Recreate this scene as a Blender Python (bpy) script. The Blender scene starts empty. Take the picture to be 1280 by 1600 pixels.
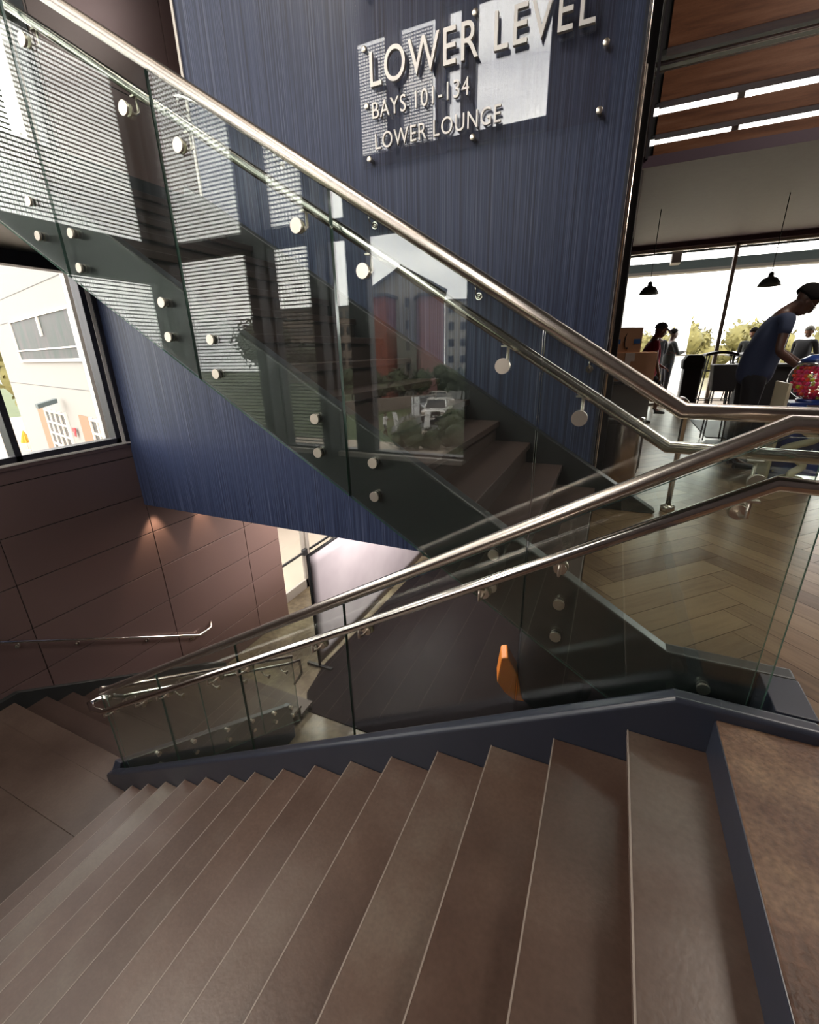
import bpy, bmesh, math, random
from mathutils import Vector, Matrix

random.seed(7)
sc = bpy.context.scene
COL = sc.collection
PI = math.pi

# ------------------------------------------------------------------ camera
cd = bpy.data.cameras.new('camera')
cam = bpy.data.objects.new('camera', cd)
COL.objects.link(cam)
cd.sensor_fit = 'HORIZONTAL'
cd.sensor_width = 36.0
cd.lens = 36.0 * 682.70 / 1280.0
cd.clip_start = 0.05
cd.clip_end = 600
YAW, PITCH, ROLL = 0.42796551, 0.35109114, -0.02270872
_f = Vector((-math.sin(YAW) * math.cos(PITCH), math.cos(YAW) * math.cos(PITCH), -math.sin(PITCH)))
_r = Vector((math.cos(YAW), math.sin(YAW), 0))
_u = _r.cross(_f)
_r2 = _r * math.cos(ROLL) + _u * math.sin(ROLL)
_u2 = -_r * math.sin(ROLL) + _u * math.cos(ROLL)
_m = Matrix((_r2, _u2, -_f)).transposed().to_4x4()
_m.translation = Vector((0, 0, 1.33))
cam.matrix_world = _m
sc.camera = cam

# ------------------------------------------------------------------ view, world, lights
sc.view_settings.view_transform = 'Standard'
sc.view_settings.look = 'None'
sc.view_settings.gamma = 1.0
sc.view_settings.use_curve_mapping = False
sc.view_settings.exposure = 0.72
sc.cycles.transparent_max_bounces = 48
sc.cycles.max_bounces = 10
sc.cycles.diffuse_bounces = 5
sc.cycles.glossy_bounces = 6
sc.cycles.use_denoising = True
sc.cycles.sample_clamp_indirect = 6.0
sc.cycles.caustics_reflective = False
sc.cycles.caustics_refractive = False

SKY = 6.0
w = bpy.data.worlds.new('overcast_sky')
sc.world = w
w.use_nodes = True
nt = w.node_tree
nt.nodes.clear()
_o = nt.nodes.new('ShaderNodeOutputWorld')
_b = nt.nodes.new('ShaderNodeBackground')
_tc = nt.nodes.new('ShaderNodeTexCoord')
_mp = nt.nodes.new('ShaderNodeMapping')
_mp.inputs['Scale'].default_value = (1.0, 1.0, 4.0)
_n = nt.nodes.new('ShaderNodeTexNoise')
_n.inputs['Scale'].default_value = 2.2
_n.inputs['Detail'].default_value = 6.0
_n.inputs['Roughness'].default_value = 0.55
_cr = nt.nodes.new('ShaderNodeValToRGB')
_cr.color_ramp.elements[0].position = 0.30
_cr.color_ramp.elements[0].color = (0.42, 0.41, 0.43, 1)
_cr.color_ramp.elements[1].position = 0.68
_cr.color_ramp.elements[1].color = (1.0, 0.95, 0.90, 1)
nt.links.new(_tc.outputs['Generated'], _mp.inputs['Vector'])
nt.links.new(_mp.outputs['Vector'], _n.inputs['Vector'])
nt.links.new(_n.outputs['Fac'], _cr.inputs['Fac'])
nt.links.new(_cr.outputs['Color'], _b.inputs['Color'])
_b.inputs['Strength'].default_value = SKY
nt.links.new(_b.outputs['Background'], _o.inputs['Surface'])
try:
    w.cycles.sampling_method = 'MANUAL'
    w.cycles.sample_map_resolution = 256
except Exception:
    pass


def area_lamp(name, loc, rot, size, power, color=(1, 0.9, 0.78), sy=None):
    l = bpy.data.lights.new(name, 'AREA')
    l.energy = power
    l.color = color
    l.size = size
    if sy:
        l.shape = 'RECTANGLE'
        l.size_y = sy
    o = bpy.data.objects.new(name, l)
    o.location = loc
    o.rotation_euler = rot
    COL.objects.link(o)
    return o


def spot_lamp(name, loc, target, power, angle=60, color=(1, 0.72, 0.48), blend=0.6, size=0.04):
    l = bpy.data.lights.new(name, 'SPOT')
    l.energy = power
    l.color = color
    l.spot_size = math.radians(angle)
    l.spot_blend = blend
    l.shadow_soft_size = size
    o = bpy.data.objects.new(name, l)
    o.location = loc
    o.rotation_euler = (Vector(target) - Vector(loc)).to_track_quat('-Z', 'Y').to_euler()
    COL.objects.link(o)
    return o


# unseen fill lights added above the stairs, the lobby and the lower floor
area_lamp('fill_light_stairs', (-4.6, 0.9, 7.2), (0, 0, 0), 1.4, 130)
area_lamp('fill_light_lobby', (4.0, 4.6, 7.2), (0, math.radians(8), 0), 2.0, 170)
area_lamp('fill_light_lower', (-3.3, 7.2, -0.8), (0, 0, 0), 1.0, 120, (1.0, 0.93, 0.90))
area_lamp('fill_light_lower', (-3.4, 9.6, -0.8), (0, 0, 0), 1.0, 120, (1.0, 0.93, 0.90))
area_lamp('fill_light_lower', (-5.6, 7.5, -0.8), (0, 0, 0), 0.8, 110, (1.0, 0.92, 0.78))
spot_lamp('wall_washer_near', (-6.17, 4.20, -0.80), (-6.33, 4.05, -2.2), 40, 62)
spot_lamp('wall_washer_far', (-6.17, 5.05, -0.80), (-6.33, 5.0, -2.2), 50, 45)


# ------------------------------------------------------------------ materials
def node_mat(name):
    m = bpy.data.materials.new(name)
    m.use_nodes = True
    n = m.node_tree
    n.nodes.clear()
    out = n.nodes.new('ShaderNodeOutputMaterial')
    return m, n, out


def P(name, col, rough=0.5, metal=0.0, spec=0.5, bump=None, aniso=0.0, coat=0.0, emit=None):
    """principled; bump=(scale, strength)"""
    m, n, out = node_mat(name)
    b = n.nodes.new('ShaderNodeBsdfPrincipled')
    b.inputs['Base Color'].default_value = (*col, 1)
    b.inputs['Roughness'].default_value = rough
    b.inputs['Metallic'].default_value = metal
    b.inputs['Specular IOR Level'].default_value = spec
    b.inputs['Coat Weight'].default_value = coat
    if aniso:
        b.inputs['Anisotropic'].default_value = aniso
    if emit:
        b.inputs['Emission Color'].default_value = (*emit[0], 1)
        b.inputs['Emission Strength'].default_value = emit[1]
    tc = n.nodes.new('ShaderNodeTexCoord')
    nz = n.nodes.new('ShaderNodeTexNoise')
    nz.inputs['Scale'].default_value = bump[0] if bump else 14.0
    nz.inputs['Detail'].default_value = 4
    n.links.new(tc.outputs['Object'], nz.inputs['Vector'])
    hv = n.nodes.new('ShaderNodeMapRange')
    dv = 0.004 if metal > 0.5 else 0.04
    hv.inputs['To Min'].default_value = max(0.02, rough - dv)
    hv.inputs['To Max'].default_value = min(1.0, rough + dv)
    n.links.new(nz.outputs['Fac'], hv.inputs['Value'])
    n.links.new(hv.outputs['Result'], b.inputs['Roughness'])
    if bump:
        bp = n.nodes.new('ShaderNodeBump')
        bp.inputs['Strength'].default_value = bump[1]
        bp.inputs['Distance'].default_value = 0.01
        n.links.new(nz.outputs['Fac'], bp.inputs['Height'])
        n.links.new(bp.outputs['Normal'], b.inputs['Normal'])
    n.links.new(b.outputs['BSDF'], out.inputs['Surface'])
    return m


def mottled(name, cols, scale=1.5, rough=(0.35, 0.55), stretch=(1, 1, 1), metal=0.0, detail=8, bump=0.0,
            coord='Object', spec=0.5, fine=None, ramp_w=None, rand=0.0):
    """noise driven colour ramp. cols: list of linear rgb. fine=(scale, amount) adds a small grain"""
    m, n, out = node_mat(name)
    b = n.nodes.new('ShaderNodeBsdfPrincipled')
    b.inputs['Metallic'].default_value = metal
    b.inputs['Specular IOR Level'].default_value = spec
    tc = n.nodes.new('ShaderNodeTexCoord')
    mp = n.nodes.new('ShaderNodeMapping')
    mp.inputs['Scale'].default_value = stretch
    n.links.new(tc.outputs[coord], mp.inputs['Vector'])
    oi = n.nodes.new('ShaderNodeObjectInfo')
    if rand:
        cmb = n.nodes.new('ShaderNodeMath'); cmb.operation = 'MULTIPLY'; cmb.inputs[1].default_value = 37.0
        n.links.new(oi.outputs['Random'], cmb.inputs[0])
        n.links.new(cmb.outputs[0], mp.inputs['Location'])
    nz = n.nodes.new('ShaderNodeTexNoise')
    nz.inputs['Scale'].default_value = scale
    nz.inputs['Detail'].default_value = detail
    nz.inputs['Roughness'].default_value = 0.6
    n.links.new(mp.outputs['Vector'], nz.inputs['Vector'])
    cr = n.nodes.new('ShaderNodeValToRGB')
    e = cr.color_ramp.elements
    k = len(cols)
    lo, hi = ramp_w or (0.32, 0.68)
    e[0].position = lo
    e[0].color = (*cols[0], 1)
    e[1].position = hi
    e[1].color = (*cols[-1], 1)
    for i in range(1, k - 1):
        q = e.new(lo + (hi - lo) * i / (k - 1))
        q.color = (*cols[i], 1)
    n.links.new(nz.outputs['Fac'], cr.inputs['Fac'])
    csock = cr.outputs['Color']
    if fine:
        n2 = n.nodes.new('ShaderNodeTexNoise')
        n2.inputs['Scale'].default_value = fine[0]
        n2.inputs['Detail'].default_value = 3
        n.links.new(mp.outputs['Vector'], n2.inputs['Vector'])
        mr = n.nodes.new('ShaderNodeMapRange')
        mr.inputs['From Min'].default_value = 0.3
        mr.inputs['From Max'].default_value = 0.7
        mr.inputs['To Min'].default_value = 1 - fine[1]
        mr.inputs['To Max'].default_value = 1 + fine[1]
        n.links.new(n2.outputs['Fac'], mr.inputs['Value'])
        mx = n.nodes.new('ShaderNodeVectorMath')
        mx.operation = 'SCALE'
        n.links.new(csock, mx.inputs[0])
        n.links.new(mr.outputs['Result'], mx.inputs['Scale'])
        csock = mx.outputs['Vector']
    if rand:
        rr_ = n.nodes.new('ShaderNodeMapRange')
        rr_.inputs['To Min'].default_value = 1 - rand
        rr_.inputs['To Max'].default_value = 1 + rand
        n.links.new(oi.outputs['Random'], rr_.inputs['Value'])
        vm = n.nodes.new('ShaderNodeVectorMath'); vm.operation = 'SCALE'
        n.links.new(csock, vm.inputs[0]); n.links.new(rr_.outputs['Result'], vm.inputs['Scale'])
        csock = vm.outputs['Vector']
    n.links.new(csock, b.inputs['Base Color'])
    mr = n.nodes.new('ShaderNodeMapRange')
    mr.inputs['To Min'].default_value = rough[0]
    mr.inputs['To Max'].default_value = rough[1]
    n.links.new(nz.outputs['Fac'], mr.inputs['Value'])
    n.links.new(mr.outputs['Result'], b.inputs['Roughness'])
    if bump:
        bp = n.nodes.new('ShaderNodeBump')
        bp.inputs['Strength'].default_value = bump
        bp.inputs['Distance'].default_value = 0.01
        n.links.new((n2 if fine else nz).outputs['Fac'], bp.inputs['Height'])
        n.links.new(bp.outputs['Normal'], b.inputs['Normal'])
    n.links.new(b.outputs['BSDF'], out.inputs['Surface'])
    return m


def glass(name, tint, r0=0.04, rough=0.0, haze=0.0):
    """sheet glass: each face lets light through tinted and mirrors by Schlick's law, the same from both sides"""
    m, n, out = node_mat(name)
    tr = n.nodes.new('ShaderNodeBsdfTransparent')
    tr.inputs['Color'].default_value = (*tint, 1)
    gl = n.nodes.new('ShaderNodeBsdfGlossy')
    gl.inputs['Roughness'].default_value = rough
    gl.inputs['Color'].default_value = (1, 1, 1, 1)
    ge = n.nodes.new('ShaderNodeNewGeometry')
    dp = n.nodes.new('ShaderNodeVectorMath')
    dp.operation = 'DOT_PRODUCT'
    n.links.new(ge.outputs['Incoming'], dp.inputs[0])
    n.links.new(ge.outputs['Normal'], dp.inputs[1])

    def M(op, a, bb=None):
        q = n.nodes.new('ShaderNodeMath')
        q.operation = op
        for i, s in enumerate((a, bb)):
            if s is None:
                continue
            if isinstance(s, (int, float)):
                q.inputs[i].default_value = s
            else:
                n.links.new(s, q.inputs[i])
        return q.outputs[0]
    c = M('ABSOLUTE', dp.outputs['Value'])
    c = M('SUBTRACT', 1.0, c)
    c = M('POWER', c, 5.0)
    c = M('MULTIPLY', c, 1 - r0)
    c = M('ADD', c, r0)
    mx = n.nodes.new('ShaderNodeMixShader')
    n.links.new(c, mx.inputs[0])
    n.links.new(tr.outputs[0], mx.inputs[1])
    n.links.new(gl.outputs[0], mx.inputs[2])
    last = mx.outputs[0]
    if haze:
        df = n.nodes.new('ShaderNodeBsdfDiffuse')
        df.inputs['Color'].default_value = (0.7, 0.8, 0.74, 1)
        m2 = n.nodes.new('ShaderNodeMixShader')
        m2.inputs[0].default_value = haze
        n.links.new(last, m2.inputs[1])
        n.links.new(df.outputs[0], m2.inputs[2])
        last = m2.outputs[0]
    n.links.new(last, out.inputs['Surface'])
    return m


def streaked_blue(name):
    """navy laminate with fine upright streaks"""
    m, n, out = node_mat(name)
    b = n.nodes.new('ShaderNodeBsdfPrincipled')
    tc = n.nodes.new('ShaderNodeTexCoord')
    res = []
    for sx, sz, det in ((150, 0.6, 3), (60, 0.35, 2), (420, 1.6, 2)):
        mp = n.nodes.new('ShaderNodeMapping')
        mp.inputs['Scale'].default_value = (sx, sx, sz)
        n.links.new(tc.outputs['Object'], mp.inputs['Vector'])
        nz = n.nodes.new('ShaderNodeTexNoise')
        nz.inputs['Scale'].default_value = 1.0
        nz.inputs['Detail'].default_value = det
        n.links.new(mp.outputs['Vector'], nz.inputs['Vector'])
        res.append(nz.outputs['Fac'])
    a = n.nodes.new('ShaderNodeMath'); a.operation = 'ADD'
    n.links.new(res[0], a.inputs[0]); n.links.new(res[1], a.inputs[1])
    a2 = n.nodes.new('ShaderNodeMath'); a2.operation = 'MULTIPLY_ADD'
    n.links.new(res[2], a2.inputs[0]); a2.inputs[1].default_value = 0.6
    n.links.new(a.outputs[0], a2.inputs[2])
    cr = n.nodes.new('ShaderNodeValToRGB')
    e = cr.color_ramp.elements
    mr = n.nodes.new('ShaderNodeMapRange')
    mr.inputs['From Min'].default_value = 0.95
    mr.inputs['From Max'].default_value = 1.70
    n.links.new(a2.outputs[0], mr.inputs['Value'])
    n.links.new(mr.outputs[0], cr.inputs['Fac'])
    e[0].position = 0.20; e[0].color = (0.017, 0.022, 0.048, 1)
    e[1].position = 0.92; e[1].color = (0.105, 0.120, 0.185, 1)
    q = e.new(0.52); q.color = (0.036, 0.050, 0.108, 1)
    n.links.new(cr.outputs['Color'], b.inputs['Base Color'])
    b.inputs['Roughness'].default_value = 0.45
    b.inputs['Specular IOR Level'].default_value = 0.35
    bp = n.nodes.new('ShaderNodeBump'); bp.inputs['Strength'].default_value = 0.12
    bp.inputs['Distance'].default_value = 0.004
    n.links.new(mr.outputs[0], bp.inputs['Height'])
    n.links.new(bp.outputs[0], b.inputs['Normal'])
    n.links.new(b.outputs[0], out.inputs[0])
    return m


def plank_mat(name, c1, c2, c3, rough):
    """wood board: colour from the per-board attribute, grain along the board's own UV"""
    m, n, out = node_mat(name)
    b = n.nodes.new('ShaderNodeBsdfPrincipled')
    at = n.nodes.new('ShaderNodeAttribute'); at.attribute_name = 'tone'
    uv = n.nodes.new('ShaderNodeUVMap'); uv.uv_map = 'UVMap'
    mp = n.nodes.new('ShaderNodeMapping'); mp.inputs['Scale'].default_value = (3.0, 40.0, 1)
    n.links.new(uv.outputs[0], mp.inputs['Vector'])
    nz = n.nodes.new('ShaderNodeTexNoise'); nz.inputs['Scale'].default_value = 1.0
    nz.inputs['Detail'].default_value = 5; nz.inputs['Distortion'].default_value = 0.6
    n.links.new(mp.outputs[0], nz.inputs['Vector'])
    ad = n.nodes.new('ShaderNodeMath'); ad.operation = 'MULTIPLY_ADD'
    n.links.new(at.outputs['Fac'], ad.inputs[0]); ad.inputs[1].default_value = 0.55
    sc2 = n.nodes.new('ShaderNodeMath'); sc2.operation = 'MULTIPLY'; sc2.inputs[1].default_value = 0.75
    n.links.new(nz.outputs['Fac'], sc2.inputs[0])
    n.links.new(sc2.outputs[0], ad.inputs[2])
    cr = n.nodes.new('ShaderNodeValToRGB')
    e = cr.color_ramp.elements
    e[0].position = 0.25; e[0].color = (*c1, 1)
    e[1].position = 0.95; e[1].color = (*c3, 1)
    q = e.new(0.6); q.color = (*c2, 1)
    n.links.new(ad.outputs[0], cr.inputs['Fac'])
    n.links.new(cr.outputs['Color'], b.inputs['Base Color'])
    b.inputs['Roughness'].default_value = rough
    bp = n.nodes.new('ShaderNodeBump'); bp.inputs['Strength'].default_value = 0.15
    bp.inputs['Distance'].default_value = 0.003
    n.links.new(nz.outputs['Fac'], bp.inputs['Height'])
    n.links.new(bp.outputs[0], b.inputs['Normal'])
    n.links.new(b.outputs[0], out.inputs[0])
    return m


M = {}
M['blue'] = streaked_blue('navy_streaked_laminate')
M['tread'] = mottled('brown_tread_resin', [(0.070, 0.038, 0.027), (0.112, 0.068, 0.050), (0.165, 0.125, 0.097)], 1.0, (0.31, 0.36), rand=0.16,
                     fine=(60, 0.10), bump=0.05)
M['lit_tread_edge'] = P('worn_lit_nosing', (0.30, 0.24, 0.20), 0.45)  # pale colour for the worn edge plus the light it catches
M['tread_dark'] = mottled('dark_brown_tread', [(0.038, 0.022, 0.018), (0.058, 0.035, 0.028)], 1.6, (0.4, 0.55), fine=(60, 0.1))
M['riser'] = P('tread_riser_brown', (0.055, 0.036, 0.030), 0.5)
M['pad'] = mottled('rough_brown_landing', [(0.060, 0.028, 0.018), (0.12, 0.062, 0.038), (0.24, 0.15, 0.09)], 2.2, (0.4, 0.7),
                   fine=(55, 0.30), bump=0.5)
M['landing'] = mottled('brown_landing_slab', [(0.060, 0.038, 0.030), (0.088, 0.058, 0.046), (0.12, 0.084, 0.067)], 1.1, (0.28, 0.42), fine=(50, 0.08))
M['steel_navy'] = P('navy_painted_steel', (0.030, 0.034, 0.050), 0.30, 0.0, 0.6, bump=(9, 0.04))
M['steel_dark'] = P('charcoal_painted_steel', (0.020, 0.022, 0.022), 0.36, 0.0, 0.55, bump=(9, 0.04))
M['steel'] = P('brushed_stainless', (0.60, 0.53, 0.47), 0.27, 1.0)
M['steel_pol'] = P('polished_stainless', (0.66, 0.62, 0.57), 0.14, 1.0)
M['cap'] = P('pale_brushed_cap', (0.78, 0.70, 0.60), 0.34, 1.0)
M['letter'] = P('brushed_letter_metal', (0.72, 0.68, 0.64), 0.42, 0.35)
M['rubber'] = P('black_rubber', (0.012, 0.012, 0.013), 0.5)
M['black'] = P('matt_black', (0.010, 0.010, 0.012), 0.55)
M['glass'] = glass('balustrade_glass', (0.915, 0.950, 0.928), 0.060, haze=0.005)
M['glass_edge'] = P('green_glass_edge', (0.10, 0.20, 0.16), 0.12, 0.0, 0.9)
M['pane'] = glass('window_pane', (0.97, 0.98, 0.97), 0.04)
M['acrylic'] = glass('sign_acrylic', (0.96, 0.96, 0.97), 0.060)
M['frame'] = P('dark_bronze_frame', (0.040, 0.037, 0.044), 0.4, 0.3)
M['frame_pale'] = P('pale_aluminium_frame', (0.38, 0.35, 0.32), 0.4, 0.4)
M['trim_pale'] = P('pale_trim', (0.72, 0.66, 0.60), 0.5)
M['panel'] = P('bronze_wall_panel', (0.18, 0.115, 0.105), 0.33, 0.35, 0.6)
M['panel_top'] = M['panel']
M['seam'] = P('panel_seam', (0.006, 0.005, 0.005), 0.8)
M['plaster_dark'] = P('dark_painted_plaster', (0.050, 0.036, 0.038), 0.7, bump=(30, 0.1))
M['soffit'] = P('plum_soffit', (0.080, 0.050, 0.072), 0.55)
M['ceiling'] = P('grey_ceiling', (0.10, 0.10, 0.10), 0.8)
M['wood_slat'] = mottled('stained_wood', [(0.085, 0.030, 0.015), (0.15, 0.058, 0.026), (0.19, 0.085, 0.045)], 1.0, (0.35, 0.5), stretch=(1.2, 14, 14), fine=(30, 0.12))
M['plank'] = plank_mat('herringbone_board', (0.085, 0.046, 0.025), (0.165, 0.100, 0.056), (0.25, 0.165, 0.098), 0.28)
M['grout'] = P('dark_joint', (0.02, 0.014, 0.01), 0.8)
M['concrete'] = mottled('polished_concrete', [(0.06, 0.045, 0.030), (0.115, 0.09, 0.06), (0.20, 0.165, 0.11)], 1.1, (0.12, 0.3), fine=(12, 0.2))
M['dark_floor'] = mottled('near_black_floor', [(0.010, 0.008, 0.009), (0.016, 0.012, 0.013)], 20, (0.95, 1.0), spec=0.0)
M['screen_fabric'] = mottled('lilac_grey_fabric', [(0.46, 0.40, 0.42), (0.56, 0.50, 0.51)], 0.8, (0.75, 0.9), detail=3)
M['mesh'] = P('galvanised_mesh', (0.30, 0.29, 0.28), 0.6, 0.3)
M['white_wall'] = P('white_panel_wall', (0.30, 0.285, 0.265), 0.8, spec=0.1)
M['joint'] = P('wall_joint', (0.09, 0.085, 0.08), 0.8)
M['bay_glass'] = mottled('curtained_window', [(0.035, 0.05, 0.042), (0.085, 0.072, 0.075)], 1.6, (0.5, 0.6), stretch=(1.2, 1.2, 0.35), detail=3, spec=0.1)
M['peach'] = P('peach_panel', (0.24, 0.145, 0.085), 0.8)
M['yellow_cloth'] = P('yellow_canvas', (0.55, 0.30, 0.03), 0.8)
M['red_paint'] = P('red_paint', (0.5, 0.02, 0.03), 0.5)
M['lawn'] = mottled('lawn', [(0.030, 0.045, 0.010), (0.060, 0.075, 0.020)], 0.8, (0.9, 1.0), fine=(40, 0.3))
M['field'] = mottled('pale_grass', [(0.16, 0.15, 0.09), (0.22, 0.20, 0.13)], 0.15, (0.9, 1.0), fine=(4, 0.2))  # paler, greyer grass than the lawn
M['asphalt'] = P('asphalt', (0.09, 0.09, 0.085), 0.9)
M['pavement'] = P('pale_pavement', (0.34, 0.28, 0.22), 0.9)
M['leaf_dark'] = mottled('dark_leaves', [(0.018, 0.028, 0.010), (0.05, 0.065, 0.024)], 3, (0.6, 0.8))
M['leaf_yellow'] = mottled('yellow_green_leaves', [(0.09, 0.085, 0.025), (0.20, 0.17, 0.05)], 0.5, (0.7, 0.9))
M['bark'] = P('bark', (0.06, 0.045, 0.035), 0.9)
M['brick'] = mottled('red_brick', [(0.16, 0.045, 0.030), (0.22, 0.065, 0.040)], 3, (0.8, 0.9))
M['brick_tan'] = mottled('tan_brick', [(0.15, 0.115, 0.095), (0.20, 0.155, 0.125)], 3, (0.8, 0.9))
M['stucco'] = P('pale_stucco', (0.26, 0.24, 0.21), 0.9)
M['stucco_pink'] = P('pinkish_render', (0.20, 0.10, 0.095), 0.9)
M['dark_glass'] = P('dark_window_glass', (0.03, 0.033, 0.036), 0.25, spec=0.3)
M['roof'] = P('grey_roof', (0.07, 0.07, 0.075), 0.8)
M['car_white'] = P('white_car_paint', (0.68, 0.66, 0.63), 0.25, 0, 0.6, coat=0.6)
M['car_silver'] = P('silver_car_paint', (0.30, 0.31, 0.32), 0.25, 0.6)
M['cardboard'] = mottled('cardboard', [(0.42, 0.23, 0.135), (0.50, 0.29, 0.18)], 2.0, (0.8, 0.9))
M['paper'] = P('white_label_paper', (0.62, 0.55, 0.52), 0.7)
M['tape_blue'] = P('blue_print', (0.03, 0.12, 0.35), 0.6)
M['ink'] = P('black_ink', (0.015, 0.012, 0.012), 0.7)
M['teal'] = P('teal_tape', (0.10, 0.25, 0.24), 0.6)
M['grey_board'] = P('warm_grey_board', (0.20, 0.18, 0.165), 0.4)
M['globe'] = glass('globe_plastic', (0.98, 0.98, 0.98), 0.05)
M['gum_red'] = P('red_gumball', (0.65, 0.012, 0.06), 0.3)
M['gum_pink'] = P('pink_gumball', (0.72, 0.03, 0.16), 0.3)
M['gum_orange'] = P('orange_gumball', (0.78, 0.07, 0.02), 0.3)
M['gum_lime'] = P('lime_gumball', (0.50, 0.55, 0.02), 0.3)
M['machine_blue'] = P('machine_blue', (0.012, 0.040, 0.20), 0.3, coat=0.5)
M['cream'] = P('cream_plastic', (0.62, 0.55, 0.38), 0.4)
M['chrome'] = P('chrome', (0.75, 0.75, 0.75), 0.08, 1.0)
M['skin_dark'] = P('deep_brown_skin', (0.085, 0.040, 0.028), 0.45)
M['skin_tan'] = P('tan_skin', (0.34, 0.17, 0.11), 0.5)
M['hair'] = P('black_hair', (0.010, 0.008, 0.008), 0.95, spec=0.1, bump=(120, 0.6))
M['hair_grey'] = P('grey_hair', (0.16, 0.15, 0.13), 0.8, bump=(120, 0.6))
M['navy_cloth'] = P('navy_cloth', (0.028, 0.040, 0.085), 0.85, bump=(60, 0.1))
M['black_cloth'] = P('black_cloth', (0.010, 0.010, 0.013), 0.85)
M['red_cloth'] = P('maroon_cloth', (0.42, 0.03, 0.055), 0.85)
M['grey_cloth'] = P('dark_grey_cloth', (0.022, 0.026, 0.025), 0.85)
M['white_cloth'] = P('white_cloth', (0.60, 0.60, 0.60), 0.85)
M['cap_grey'] = P('grey_cap_cloth', (0.10, 0.11, 0.12), 0.85)
M['orange_shell'] = P('orange_shell', (0.80, 0.22, 0.02), 0.45)
M['lamp_shade'] = P('grey_green_enamel', (0.06, 0.075, 0.065), 0.4)
M['beam'] = P('blue_grey_beam', (0.065, 0.085, 0.085), 0.6)
M['beam_pale'] = P('warm_grey_flange', (0.25, 0.23, 0.21), 0.6)


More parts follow.
